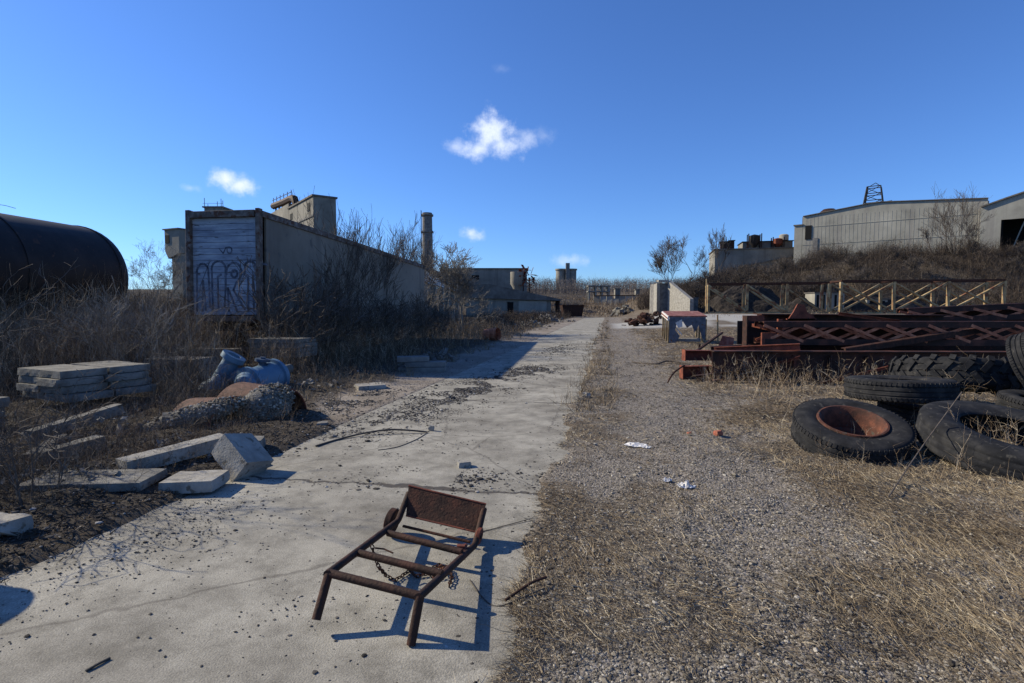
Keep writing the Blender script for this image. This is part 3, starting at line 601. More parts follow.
# --- silos, far wall, concrete frame
def silos():
    q = P(566, 292, 350); root = thing('silo', 'twin round concrete silo with a stair shaft far beyond the end of the road', 'silo', q); r = 3.3; z1 = P(566, 270.5, 350).z
    for s in (-1, 1):
        mb = MB(); mb.lathe([(r, q.z - 4), (r, z1), (r + .5, z1 + .1), (r + .5, z1 + 1), (0, z1 + 1.2)], 28, TR(q.x + s * 3.3, q.y, 0)); mb.build('cylinder', M['concrete_far'], root)
    mb = MB(); mb.box((q.x + .6, q.y - 3.6, (q.z - 4 + z1 + 4.4) / 2), (2.4, 3, z1 + 4.4 - q.z + 4)); mb.build('stair_shaft', M['concrete_dark'], root)
silos()
def far_wall():
    a = P(594, 299, 150); b = P(700, 299, 140); n = 16; root = thing('boundary_wall', 'pale concrete panel wall across the far end of the brown field', 'wall', (a.x, a.y, onz(a.x, a.y)))
    for i in range(n):
        if i in (9,): continue
        p = a.lerp(b, i / n); r = a.lerp(b, (i + 1) / n); z0 = min(onz(p.x, p.y), onz(r.x, r.y)) - .3; z1 = 4.9 - (.7 if i in (3, 10) else 0)
        mb = MB(); mb.bar((p.x + .08, p.y, (z0 + z1) / 2), (r.x - .08, r.y, (z0 + z1) / 2), .25, z1 - z0); mb.build('wall_panel', M['panel'] if i % 4 else M['concrete_far'], root)
    mb = MB(); mb.bar((a.x, a.y, 5.0), (b.x, b.y, 5.0), .5, .22); mb.build('coping', M['rust_dark'], root)
    q = P(599, 300, 165); z0 = onz(q.x, q.y); z1 = P(599, 286, 165).z; root = thing('unfinished_building', 'open concrete frame of two storeys beyond the far boundary wall', 'building frame', (q.x, q.y, z0)); mb = MB()
    for x in (-3, -1, 1, 3):
        for y in (0, 3): mb.box((q.x + x, q.y + y, (z0 + z1) / 2), (.4, .4, z1 - z0))
    mb.build('column', M['panel'], root); mb = MB()
    for z in (z1, (z0 + z1) / 2 + .6): mb.box((q.x, q.y + 1.5, z), (6.8, 3.8, .35))
    mb.build('floor_slab', M['concrete_far'], root)
    for px, w, lb in ((617, 1.6, 'small concrete hut behind the middle of the far wall'), (637, 1.2, 'narrow concrete hut behind the far wall near its right end')):
        q = P(px, 300, 170); z0 = onz(q.x, q.y) - .5; z1 = P(px, 289 + (px > 620), 170).z; root = thing('concrete_hut', lb, 'hut', (q.x, q.y, z0)); mb = MB(); mb.box((q.x, q.y, (z0 + z1) / 2), (w, 2, z1 - z0)); mb.build('wall', M['concrete_far'], root); mb = MB(); mb.box((q.x, q.y, z1 + .1), (w + .5, 2.5, .2)); mb.build('roof', M['roof_far'], root)
far_wall()

# --- bunker (pale sloping wing wall with pillars)
def bunker():
    Y = 64; a = P(668, 281, Y); b = P(690, 299, Y - 4.5); z0 = onz(a.x, Y) - .2; root = thing('retaining_wall', 'pale concrete retaining wall with a sloping top at the foot of the embankment', 'wall', (a.x, Y, z0))
    mb = MB(); mb.prism([(a.x, Y, z0), (b.x, b.y, z0), (b.x, b.y, b.z), (a.x, Y, a.z)], (.45, .12, 0)); mb.build('wing_wall', M['concrete_pale'], root)
    mb = MB(); c = P(657, 283, Y); e = P(650, 287, Y + 5)
    mb.prism([(e.x, e.y, z0), (c.x, c.y, z0), (c.x, c.y, c.z), (e.x, e.y, e.z)], (.5, .5, 0)); mb.build('end_wall', M['concrete_pale'], root)
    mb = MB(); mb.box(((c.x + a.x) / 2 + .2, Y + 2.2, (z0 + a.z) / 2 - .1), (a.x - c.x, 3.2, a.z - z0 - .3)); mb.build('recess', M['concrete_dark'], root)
    mb = MB(); mb.box(((c.x + a.x) / 2 + .1, Y + .3, a.z + .02), (a.x - c.x - .1, .9, .2)); mb.build('lintel', M['concrete_pale'], root)
    q = at(694, 63); root = thing('concrete_post', 'short dark concrete post right of the sloping retaining wall', 'post', q); mb = MB(); mb.slab(TR(q.x, q.y, q.z, .2), (.75, .6, 1.5), 3); mb.build('shaft', M['concrete_dark'], root); mb = MB(); mb.slab(TR(q.x, q.y, q.z + 1.5, .25), (.9, .75, .12), 5); mb.build('cap', M['concrete_dark'], root)
bunker()

# --- yellowed trusses lying on the yard
def truss(x0px, x1px, Y0, Y1, ztop_px, n, lb, dep=2.4, flip=0):
    a = P(x0px, 315, Y0); b = P(x1px, 312, Y1); z0 = max(onz(a.x, a.y), onz(b.x, b.y)) + .08; zt = P(x0px, ztop_px, Y0).z
    root = thing('steel_truss', lb, 'truss', (a.x, a.y, z0)); A = Vector((a.x, a.y, z0)); B = Vector((b.x, b.y, z0)); H = Vector((0, 0, zt - z0)); nrm = Vector((-(B - A).y, (B - A).x, 0)).normalized() * dep
    mt = M['truss_paint']
    for s in (0, 1):
        o = nrm * s
        for k, H_ in ((0, 0 * H), (1, H)):
            MB().bar(A + o + H_, B + o + H_, .22, .18 if k else .14).build('chord', M['rust'] if k else mt, root)
        for i in range(n + 1):
            p = A.lerp(B, i / n) + o; MB().bar(p + H * .03, p + H * .97, .25, .22, up=(1, 0, 0)).build('upright', mt, root)
            if i < n:
                r = A.lerp(B, (i + 1) / n) + o; up = (i + flip) % 2
                if flip == 3:
                    if i < 2 or s: MB().bar(r + H * .04, p + H * .94, .16, .26, up=(0, 1, 0)).build('diagonal', mt, root)
                    continue
                if up or flip == 2: MB().bar(r + H * .04, p + H * .94, .14, .24, up=(0, 1, 0)).build('diagonal', mt, root)
                if (not up) or (flip == 2 and i % 3 == 1): MB().bar(p + H * .04, r + H * .94, .14, .24, up=(0, 1, 0)).build('diagonal', mt, root)
    for i in range(n + 1):
        p = A.lerp(B, i / n); MB().bar(p + H, p + H + nrm, .14, .14).build('cross_member', M['rust'], root)
truss(708, 828, 57, 54, 284, 3, 'left one of the long pale steel trusses lying on the yard', flip=3)
truss(840, 1003, 54, 52, 281, 3, 'yellow painted steel truss on the right half of the yard', flip=2)
def yard_bits():
    q = P(706, 300, 55); z0 = onz(q.x, q.y); root = thing('steel_pole', 'thin pale steel pole standing left of the trusses', 'pole', (q.x, q.y, z0)); MB().tube([(q.x, q.y, z0), (q.x + .05, q.y, z0 + 1.4), (q.x, q.y, P(706, 279, 55).z)], .06, 6).build('shaft', M['truss_paint'], root)
    MB().box((q.x, q.y, z0 + .05), (.4, .4, .1)).build('foot_plate', M['rust'], root)
    for i, (px, w, lb) in enumerate(((824, 3.3, 'white slatted panel box seen through the trusses'), (871, 2.3, 'small white machine seen through the right truss'))):
        q = P(px, 310, 61); z0 = onz(q.x, q.y); root = thing('site_cabin' if i == 0 else 'machine', lb, 'cabin' if i == 0 else 'machine', (q.x, q.y, z0)); hh = 1.9 if i == 0 else 1.1
        MB().box((q.x, q.y, z0 + hh / 2 + .1), (w, 2, hh)).build('body', M['panel'], root, bevel=.04); nsl = 5 if i == 0 else 2
        for k in range(nsl): MB().box((q.x - w / 2 + w * (k + .5) / (5 if i == 0 else 2), q.y - 1.02, z0 + hh * .55), (.22 if i == 0 else .5, .06, hh * .8)).build('dark_slot', M['black'], root)
        MB().box((q.x, q.y, z0 + hh + .15), (w + .2, 2.2, .1)).build('roof', M['roof_far'], root)
yard_bits()
def spoil(px, Y, w, d, h, lb, seed):
    c = P(px, 310, Y); n = 40; t = np.linspace(-1, 1, n); A, B = np.meshgrid(t, t); A = A.ravel(); B = B.ravel(); rr = np.sqrt(A ** 2 + B ** 2) + (fbm(A * 2, B * 2, seed) - .5) * .5
    X = A * w / 2 + c.x; Yy = B * d / 2 + Y; Z = hgt(X, Yy) - .15 + h * np.clip(1 - rr, 0, 1) ** .8 * (.7 + .6 * fbm(A * 4, B * 4, seed + 3)); i, j = np.meshgrid(np.arange(n - 1), np.arange(n - 1)); b = (j * n + i).ravel()
    o = npmesh('spoil_heap', np.stack([X - c.x, Yy - Y, Z], 1), np.stack([b, b + 1, b + n + 1, b + n], 1), M['spoil'], kind='stuff'); o.location = (c.x, Y, 0); tag(o, lb, 'spoil heap')
spoil(745, 62, 11, 5, 3.2, 'dark spoil heap behind the left truss', 3); spoil(880, 61.5, 13, 5, 2.4, 'low dark spoil heap behind the right truss', 9); spoil(800, 60, 8, 4, 1.6, 'small dark spoil heap behind the middle of the trusses', 14)

# ------------------------------------------------------------------ left background
def chimney():
    q = P(428, 300, 95); z1 = P(428, 213, 95).z; r0, r1 = 1.05, .85; root = thing('chimney', 'tall dark round concrete chimney behind the sheds', 'chimney', (q.x, q.y, 0))
    MB().lathe([(r0 + (r1 - r0) * i / 16, z1 * i / 16) for i in range(17)] + [(r1 * .8, z1), (r1 * .8, z1 - 1)], 24, TR(q.x, q.y, 0)).build('shaft', M['concrete_dark'], root)
    for z in (z1 - 3.4, z1 - .55): MB().lathe([(r1 + .0, z - .1), (r1 + .22, z), (r1 + .22, z + .28), (r1, z + .36)], 24, TR(q.x, q.y, 0)).build('ring', M['concrete_dark'], root)
    mb = MB()
    for s in (-.2, .2): mb.bar((q.x - .9, q.y - r0 - .15 + s, 4), (q.x - .9, q.y - r1 + s, z1 + .3), .06, .06)
    mb.build('ladder', M['rust_dark'], root)
chimney()
def plant_tower():
    c = P(313, 196, 100); A = math.atan2(.8, -.6); top = c.z; root = thing('plant_tower', 'tall concrete plant building with a machine house on its roof behind the trailer', 'building', (c.x, c.y, 0))
    m = Matrix(((-.6, .8, 0, c.x), (.8, .6, 0, c.y), (0, 0, 1, 0), (0, 0, 0, 1)))   # local x = left face, y = right face
    MB(m).box((17, 2.1, (top - 3.4) / 2), (34, 4.2, top - 3.4)).build('lower_block', M['concrete_far'], root)
    MB(m).box((8.2, 2.1, top - 1.7), (16.4, 4.2, 3.4)).build('head_block', M['concrete_far'], root)
    MB(m).box((8.2, 2.1, top + .15), (16.9, 4.7, .3)).build('roof', M['roof_far'], root)
    MB(m).box((25.2, 2.1, top - 1.1), (17.4, 4.2, 4.6)).build('shed_block', M['concrete_far'], root)
    MB(m).box((2.7, -.02, top - 1.6), (1.5, .12, 1.5)).build('window', M['black'], root)
    MB(m).box((14.6, -.02, top - 1.8), (1.6, .12, 1.2)).build('window', M['black'], root)
    MB(m).bar((0, -.06, top - 3.5), (34, -.06, top - 3.5), .2, .3).build('ledge', M['concrete_dark'], root)
    g = thing('conveyor_gallery', 'dark curved conveyor duct on the roof of the tall plant building', 'conveyor', m @ Vector((12, 2, top - 1.8)))
    mb = MB(m); mb.tube([(33, 1, top + 3.2), (28, 1, top + 2.9), (22, 1, top + 2.6), (17.6, 1, top + 2.5), (15.6, 1, top + 2.1), (14.9, 1, top + 1.0), (14.8, 1, top - .6)], [.75] * 7, 8); mb.build('duct', M['rust_dark'], g)
    mb = MB(m)
    for x in range(19, 34, 3): mb.bar((x, 1, top + 1.2), (x, 1, top + 2.6), .3, .3)
    mb.build('support', M['rust'], g); mb = MB(m)
    mb.bar((18, 1, top + 3.9), (34, 1, top + 4.6), .1, .1)
    for x in range(18, 35, 3): mb.bar((x, 1, top + 2.4), (x, 1, top + 3.4 + x * .05), .12, .12)
    mb.build('railing', M['black_steel'], g)
plant_tower()
def small_towers():
    Y = 75; a = P(163, 230, Y); b = P(188, 230, Y); zt = P(172, 229.5, Y).z; zm = P(172, 251, Y).z; cx = (a.x + b.x) / 2; w = b.x - a.x
    root = thing('tower', 'small concrete tower with a boxy head left of the trailer', 'tower', (cx, Y, 0)); m = TR(cx, Y + 1.6, 0, R(-24))
    MB(m).box((0, 0, (zt + zm) / 2), (w * .86, 3.2, zt - zm)).build('head', M['concrete_far'], root)
    MB(m).prism([(-w * .43, -1.6, zm), (w * .43, -1.6, zm), (w * .43, -1.6, zm - .3), (-w * .25, -1.6, zm - 1)], (0, 3.2, 0)).build('corbel', M['concrete_far'], root)
    MB(m).box((.35, .1, (zm - .4) / 2), (w * .62, 2.6, zm - .4)).build('shaft', M['concrete_far'], root)
    MB(m).box((0, 0, zt + .08), (w * .96, 3.6, .16)).build('roof', M['roof_far'], root)
    MB(m).box((-.9, -1.62, (zt + zm) / 2 + .2), (.8, .1, 1.1)).build('window', M['black'], root)
    Y = 130; q = P(218, 215, Y); zt = P(218, 209, Y).z; root = thing('tower', 'distant concrete tower head with aerials rising above the trailer roof', 'tower', (q.x, Y, 0))
    MB().box((q.x, Y, zt / 2), (4.2, 4, zt)).build('shaft', M['concrete_far'], root); MB().box((q.x, Y, zt + .1), (4.9, 4.6, .3)).build('roof', M['concrete_dark'], root)
    for dx, hh in ((-2, 2.2), (-1.2, .8), (1.0, 1.4), (1.9, 2.0), (2.3, 1.6)): MB().tube([(q.x + dx, Y - 2, zt), (q.x + dx, Y - 2, zt + hh)], .07, 5).build('aerial', M['concrete_dark'], root)
    mb = MB(); mb.bar((q.x - 2.3, Y - 2.2, zt + .9), (q.x + 2.4, Y - 2.2, zt + .9), .06, .06); mb.build('railing', M['concrete_dark'], root)
small_towers()
def sheds():
    x0 = -6.25; ya, yb = 39.5, 63; zt = 4.35; m = TR(x0, ya, 0); L = yb - ya
    root = thing('bay_shed', 'open fronted shed with a pale beam over dark bays beyond the trailer', 'shed', (x0, ya, 0))
    MB(m).box((-.15, L / 2, zt - .45), (.3, L, .9)).build('beam', M['white_rag'], root)
    for i in range(6):
        MB(m).box((-.15, .25 + i * (L - .5) / 5, (zt - .92) / 2), (.4, .45, zt - .92)).build('pillar', M['concrete_pale'], root)
    MB(m).box((-4, L / 2, zt + .1), (8.6, L + .6, .2)).build('roof', M['roof_far'], root)
    MB(m).box((-7.8, L / 2, (zt - .05) / 2), (.3, L, zt - .05)).build('back_wall', M['black'], root)  # wall coloured black, standing in for the shade inside the bays
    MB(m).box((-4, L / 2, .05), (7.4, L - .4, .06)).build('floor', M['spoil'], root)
    MB(m).box((-4.1, -.1, (zt - .05) / 2), (7.2, .3, zt - .05)).build('end_wall', M['concrete_far'], root)
    # low gabled building with porch near the far end of the road
    Y = 100; b = P(551, 298, Y); a = P(489, 284, Y); z0 = 0; ze = b.z; zr = a.z; root = thing('low_building', 'low building with grey roof and open porch at the far left of the road', 'building', (b.x, Y, 0))
    xr, xl = b.x, P(466, 300, Y).x
    MB().box(((xr + xl) / 2, Y + 8, ze / 2), (xr - xl, 16, ze)).build('wall', M['concrete_far'], root)
    mb = MB(); xm = a.x; mb.prism([(xr + 1.9, Y - .6, ze - .25), (xm, Y - .6, zr), (xl, Y - .6, zr - .2), (xl, Y - .6, ze), (xr + 1.9, Y - .6, ze - .5)], (0, 17.5, 0)); mb.build('roof', M['roof_far'], root)
    for k in range(3): MB().box((xr + 1.5, Y + k * 3.5, (ze - .5) / 2), (.28, .28, ze - .5)).build('porch_post', M['rust_dark'], root)
    MB().box((xr - 3.4, Y - .05, 1.6), (5.2, .2, 2.6)).build('rendered_wall', M['panel'], root)
    MB().box((xr - 7.5, Y - .04, 1.6), (1.1, .15, 2.2)).build('window', M['black'], root)
    # grey block further back
    Y = 140; a = P(440, 268, Y); b = P(527, 268, Y); root = thing('factory_building', 'flat roofed grey factory block behind the low building', 'building', (a.x, Y, 0)); za = P(480, 269, Y).z
    MB().box(((a.x + b.x) / 2, Y + 6, za / 2), (b.x - a.x, 12, za)).build('wall', M['concrete_far'], root); MB().box(((a.x + b.x) / 2, Y + 6, za + .12), (b.x - a.x + .5, 12.5, .25)).build('roof', M['roof_far'], root)
    for px in (452, 474): q = P(px, 275, Y); MB().box((q.x, Y - .03, q.z - .6), (2.6, .15, 1.1)).build('window', M['black'], root)
    # ruined hopper with torn steel
    Y = 118; q = P(520, 285, Y); z0 = onz(q.x, Y); zt = P(518, 272, Y).z; root = thing('ruined_hopper', 'ruined round hopper with torn rusty steel on top beside the low roof', 'hopper', (q.x, Y, z0))
    MB().lathe([(.9, z0), (.9, zt - 3.5), (1.45, zt - 2.6), (1.45, zt), (1.25, zt)], 16, TR(P(517, 280, Y).x, Y, 0)).build('drum', M['concrete_far'], root)
    rs = random.Random(5); mb = MB()
    for i in range(70):
        p = Vector((P(rs.uniform(519, 535), 285, Y).x, Y + rs.uniform(-1, 1), zt - rs.uniform(0, 4.0) + 1)); p.z = min(p.z, zt + .9 - abs(p.x - P(524, 285, Y).x) * .9)
        mb.bar(p, p + Vector((rs.gauss(0, .8), rs.gauss(0, .5), rs.gauss(0, .7))), rs.uniform(.12, .7), .06)
    mb.build('torn_steel', M['rust_red'], root); mb = MB()
    for dx in (0, 1.3, 2.6): mb.bar((q.x + dx - .6, Y, z0), (q.x + dx - .6, Y, zt - 1.2), .25, .25)
    mb.build('leg', M['rust_dark'], root)
    # steel skip and dark heap near the road end
    q = P(572, 316, 92); z0 = onz(q.x, q.y); root = thing('steel_skip', 'dark steel skip standing left of the far end of the road', 'skip', (q.x, q.y, z0)); mb = MB(TR(q.x, q.y, z0, .15))
    mb.prism([(-1.5, -.8, .15), (1.5, -.8, .15), (1.9, -.8, 2.0), (-1.9, -.8, 2.0)], (0, 1.7, 0)); mb.build('body', M['rust_dark'], root); mb = MB(TR(q.x, q.y, z0, .15))
    mb.bar((-1.95, -.85, 2.0), (1.95, -.85, 2.0), .14, .14); mb.bar((-1.95, .95, 2.0), (1.95, .95, 2.0), .14, .14); mb.build('rim', M['rust'], root)
sheds()

# ------------------------------------------------------------------ tanks on the left
def tank(name, lb, c, ang, L, r, zc, pitch=0):
    m = TR(c[0], c[1], zc, ang) @ Euler((0, R(90) - pitch, 0)).to_matrix().to_4x4()   # local z = axis, far end at z=0
    root = thing(name, lb, 'tank', (c[0], c[1], 0)); dome = [(r * math.sin(t), -.75 * math.cos(t)) for t in [i * math.pi / 24 for i in range(13)]]
    MB().lathe(dome + [(r, .02)], 48, m).build('end_dome', M['black_steel'], root)
    MB().lathe([(r, .02), (r, L), ] + [(r * math.cos(t), L + .75 * math.sin(t)) for t in [i * math.pi / 24 for i in range(13)]], 48, m).build('shell', M['black_steel'], root)
    for z in (.05, L * .33, L * .66): MB().lathe([(r, z), (r + .02, z), (r + .02, z + .07), (r, z + .07)], 48, m).build('seam_band', M['black_steel'], root)
    for z in (L * .15, L * .75):
        p = m @ Vector((0, 0, z)); MB(TR(p.x, p.y, 0, ang)).box((0, 0, (zc - r * .6) / 2 + .0), (.4, r * 1.7, max(.3, zc - r * .6))).build('saddle', M['concrete_dark'], root)
    return root
q = P(96, 300, 17.2); tank('storage_tank', 'large black horizontal storage tank at the left edge', (q.x - .55, q.y, 0), math.atan2(-1, -.10), 9, 1.62, 2.55)
q = P(-12, 300, 19.5); tank('storage_tank', 'second black tank whose top shows above the first one', (q.x, q.y + 1, 0), math.atan2(-1, -.30), 6, 1.6, 3.35)
# ------------------------------------------------------------------ semi-trailer
def trailer():
    A = R(90 - 9); W = 2.12; L = 13.2; H0 = 1.3; H1 = 4.1; p = (-6.44, 13.9, 0)
    # local x = forward along the trailer, y = to its left, origin at the right rear corner on the ground
    m = TR(p[0], p[1], 0, A) @ Euler((0, R(1.6), 0)).to_matrix().to_4x4(); m = m @ TR(0, 0, .0, 0)
    root = thing('box_trailer', 'old box trailer with grey side and graffiti covered blue rear door in the weeds', 'trailer', p)
    MB(m).box((L / 2 + .1, .03, (H0 + H1) / 2 + .04), (L - .2, .06, H1 - H0 - .2)).build('side_panel', M['trailer_side'], root)
    MB(m).box((L / 2 + .1, W - .03, (H0 + H1) / 2 + .04), (L - .2, .06, H1 - H0 - .2)).build('side_panel', M['trailer_side'], root)
    MB(m).box((L - .03, W / 2, (H0 + H1) / 2), (.06, W - .14, H1 - H0 - .1)).build('front_wall', M['trailer_side'], root)
    MB(m).box((L / 2, W / 2, H1 - .03), (L, W + .04, .06)).build('roof', M['trailer_frame'], root, bevel=.01)
    MB(m).box((L / 2 + .15, W / 2, H0 + .05), (L - .3, W - .14, .1)).build('floor', M['wood'], root)
    mb = MB(m)
    mb.box((L / 2, -.02, H1 - .10), (L, .05, .13)); mb.box((L / 2, -.02, H0 + .07), (L, .06, .16))
    mb.box((L / 2, W + .02, H1 - .10), (L, .05, .13)); mb.box((L / 2, W + .02, H0 + .07), (L, .06, .16)); mb.build('rail', M['trailer_frame'], root)
    mb = MB(m); mb.box((-.03, .05, (H0 + H1) / 2 + .02), (.16, .11, H1 - H0 + .05)); mb.box((-.03, W - .08, (H0 + H1) / 2 + .02), (.16, .12, H1 - H0 + .05))
    mb.box((-.035, W / 2, H1 - .08), (.15, W - .26, .17)); mb.box((-.035, W / 2, H0 + .02), (.17, W - .26, .14)); mb.build('rear_frame', M['trailer_frame'], root, bevel=.012)
    mb = MB(m); n = 16; dz = (H1 - .18 - H0 - .10) / n
    for i in range(n): mb.box((.03, W / 2, H0 + .12 + dz * (i + .5)), (.04, W - .22, dz - .008))
    d = mb.build('door', M['door'], root, bevel=.004)
    # spray-painted block lettering: four tall rounded letters
    g = MB(m); xx = .006
    def stroke(pts, w=.055):
        for a, b in zip(pts, pts[1:]):
            a3 = Vector((xx, W - a[0], a[1])); b3 = Vector((xx, W - b[0], b[1])); dirv = (b3 - a3).normalized(); g.bar(a3 - dirv * w * .3, b3 + dirv * w * .3, .004, w, up=(0, dirv.z, -dirv.y))
    zb, zt = H0 + .22, H0 + 1.52
    def arc(cx, cz, rx, rz, a0, a1, n=9): return [(cx + rx * math.cos(R(a0 + (a1 - a0) * i / n)), cz + rz * math.sin(R(a0 + (a1 - a0) * i / n))) for i in range(n + 1)]
    stroke([(.24, zb), (.25, zt - .25)] + arc(.42, zt - .28, .17, .22, 180, 20) + [(.62, zb + .1)]); stroke([(.40, zb), (.42, zt - .5), (.50, zb + .02)])
    stroke([(.70, zb), (.68, zt - .2)] + arc(.88, zt - .2, .20, .2, 180, 0) + [(1.08, zt - .6), (1.04, zb + .1)]); stroke([(.86, zb + .1), (.85, zt - .4), (.95, zt - .35)])
    stroke(arc(1.32, zt - .3, .22, .26, 190, -70) + [(1.30, zt - .75), (1.62, zb + .05)]); stroke([(1.16, zb), (1.14, zt - .7), (1.40, zb)]); stroke(arc(1.33, zt - .33, .09, .1, 0, 360))
    stroke([(1.62, zt - .35)] + arc(1.78, zt - .12, .14, .1, 180, 0) + [(1.98, zt - .1), (1.97, zt - .35), (1.86, zt - .4), (1.88, zb)]); stroke([(1.62, zt - .35), (1.72, zt - .42), (1.72, zb)])
    stroke([(2.06, zt - .08), (2.26, zt - .10)]); stroke([(2.08, zt - .4), (2.10, zb)]); stroke([(2.06, zt - .08), (2.02, zt - .4), (2.08, zt - .42)])
    stroke([(.9, H1 - .95), (1.02, H1 - 1.08), (1.1, H1 - .93)] + arc(1.2, H1 - 1.0, .07, .08, 90, -200), .03); stroke([(.62, H1 - 1.3), (.35, H1 - 1.9), (.3, H1 - 2.1)], .02)
    g.build('graffiti', M['graffiti'], d)
    mb = MB(m)
    for y in (.75, W - .75): mb.box((L / 2, y, H0 - .16), (L - .4, .1, .28))
    for i in range(14): mb.box((.5 + i * (L - 1) / 13, W / 2, H0 - .08), (.07, W - .3, .1))
    mb.build('chassis', M['rust_dark'], root)
    MB(m).box((.0, W / 2, .52), (.1, W - .3, .14)).build('bumper', M['trailer_frame'], root, bevel=.01)
    for y in (.8, W - .8): MB(m).box((.02, y, .86), (.08, .08, .55)).build('bumper_arm', M['rust_dark'], root)
    for x in (1.7, 3.0):
        for y in (.18, W - .18):
            wm = m @ TR(x, y, .5, 0, R(90)); w = MB().lathe([(.28, -.13), (.42, -.14), (.5, -.09), (.5, .09), (.42, .14), (.28, .13)], 28, wm).build('wheel', M['rubber'], root)
            MB().lathe([(0, -.05), (.15, -.05), (.2, -.02), (.28, -.12), (.28, .12), (.2, .02), (0, .05)], 20, wm).build('rim', M['rust'], w)
    for y in (.5, W - .5): MB(m).box((L - 3, y, .6), (.14, .14, 1.1)).build('landing_leg', M['rust_dark'], root)
    # concrete wall footing below the rear, seen under the door
    q = Gt(225, 352)
    t = tag(MB().slab(TR(-7.9, 13.2, onz(-7.9, 13.2) - .1, R(-9)), (2.6, .35, .62), 77).build('concrete_block', M['concrete_dark'], loc=(-7.9, 13.2, onz(-7.9, 13.2))), 'long dark concrete block in the weeds below the trailer door', 'concrete block')
trailer()

# ------------------------------------------------------------------ hand cart frame
def cart():
    LF, RF = P(329, 573, 2.68), P(420, 596, 2.53); LL, RL = P(316, 620, 2.56), G(411, 645, .01)
    LM, RM = P(398, 521, 3.62), P(475, 545, 3.42); LT, RT = P(409, 493, 3.80), P(484, 509, 3.66)
    root = thing('cart_frame', 'rusty tubular hand cart frame with a steel end plate lying on the concrete road', 'cart', (-.6, 3.1, 0)); r = .021
    for a, b, c, d in ((LF, LM, LT, 0), (RF, RM, RT, 0)):
        MB().tube([a - (b - a).normalized() * .02, a.lerp(b, .5), b - (b - a) * .02, b + (c - b) * .06, c], r, 14).build('side_rail', M['rust_dark'], root)
    for a, b in ((LF, LL), (RF, RL)): MB().tube([a, b], r * 1.05, 14).build('leg', M['rust_dark'], root)
    for a, b, rr in ((LF, RF, r), (P(359, 553, 2.98), P(442, 574, 2.80), r), (P(388, 533, 3.38), P(462, 552, 3.18), r)): MB().tube([a, b], rr, 14).build('crossbar', M['rust_dark'], root)
    MB().tube([P(403, 526, 3.66), P(470, 542, 3.50)], .010, 8).build('axle', M['rust'], root)
    q = [P(408.6, 485.5, 3.80), P(486, 504, 3.66), P(478, 532.6, 3.54), P(406, 515.6, 3.68)]; n = (q[1] - q[0]).cross(q[3] - q[0]).normalized() * .006
    MB().prism(q, n).build('end_plate', M['rust'], root); MB().tube([q[0], q[1]], .006, 6).tube([q[3], q[2]], .006, 6).build('plate_edge', M['rust_red'], root)
    ax = (q[1] - q[0]).normalized()
    def wheel(c, rr, w, mt):
        z = ax; x = z.orthogonal().normalized(); y = z.cross(x); m = Matrix.Translation(c) @ Matrix((x, y, z)).transposed().to_4x4()
        o = MB().lathe([(rr * .35, -w * .4), (rr * .86, -w * .5), (rr, -w * .35), (rr, w * .35), (rr * .86, w * .5), (rr * .35, w * .4)], 28, m).build('wheel', M[mt], root)
        MB().lathe([(0, -w * .55), (rr * .3, -w * .55), (rr * .36, -w * .3), (rr * .36, w * .3), (rr * .3, w * .55), (0, w * .55)], 16, m).build('hub', M['rust_dark'], o)
    c = P(392, 521, 3.70); c.z = max(c.z, .09); wheel(c, .088, .055, 'rust'); c = P(479, 536, 3.50); wheel(c, .055, .03, 'rust_red')
    MB().box(P(461, 549, 3.27), (.05, .035, .05)).build('lug', M['rust_red'], root); MB().tube([P(466, 545, 3.3), P(461, 556, 3.2)], .012, 8).build('bolt', M['rust_red'], root)
    # chain, hanging from the left rail and lying on the road
    path = [P(372, 546, 3.05), P(374, 557, 3.06), P(379, 568, 3.03), G(386, 576, .02), G(395, 581, .015), G(404, 575, .015), G(412, 569, .02), G(405, 566, .03), G(416, 577, .015), G(428, 574, .02), G(436, 579, .015), G(445, 574, .03), G(440, 565, .02), G(433, 568, .02), G(447, 567, .03), G(452, 577, .02), G(449, 587, .015), G(444, 584, .02)]
    t = thing('chain', 'rusty chain lying in a heap under the cart frame', 'chain', path[6]); pts = []
    for a, b in zip(path, path[1:]):
        n_ = max(1, int((b - a).length / .021))
        pts += [a.lerp(b, i / n_) for i in range(n_)]
    for i, (a, b) in enumerate(zip(pts, pts[1:])):
        d = (b - a).normalized(); s = d.cross(Vector((0, 0, 1)) if abs(d.z) < .9 else Vector((1, 0, 0))).normalized(); s = s if i % 2 else d.cross(s).normalized(); c = (a + b) / 2 + Vector((0, 0, .004))
        ring = [c + d * (math.cos(w) * .017) + s * (math.sin(w) * .010) for w in [k * math.pi / 4 for k in range(9)]]
        if i < 95: MB().tube(ring, .0036, 5, cap=False).build('link', M['rust'], t)
    p = [P(375, 548, 3.1), P(384, 549, 3.12), P(393, 553, 3.08)]; tag(MB().tube(p, .005, 6).build('hook_rod', M['rust'], loc=p[0]), 'short rusty rod hooked under the left rail of the cart', 'rod')
cart()

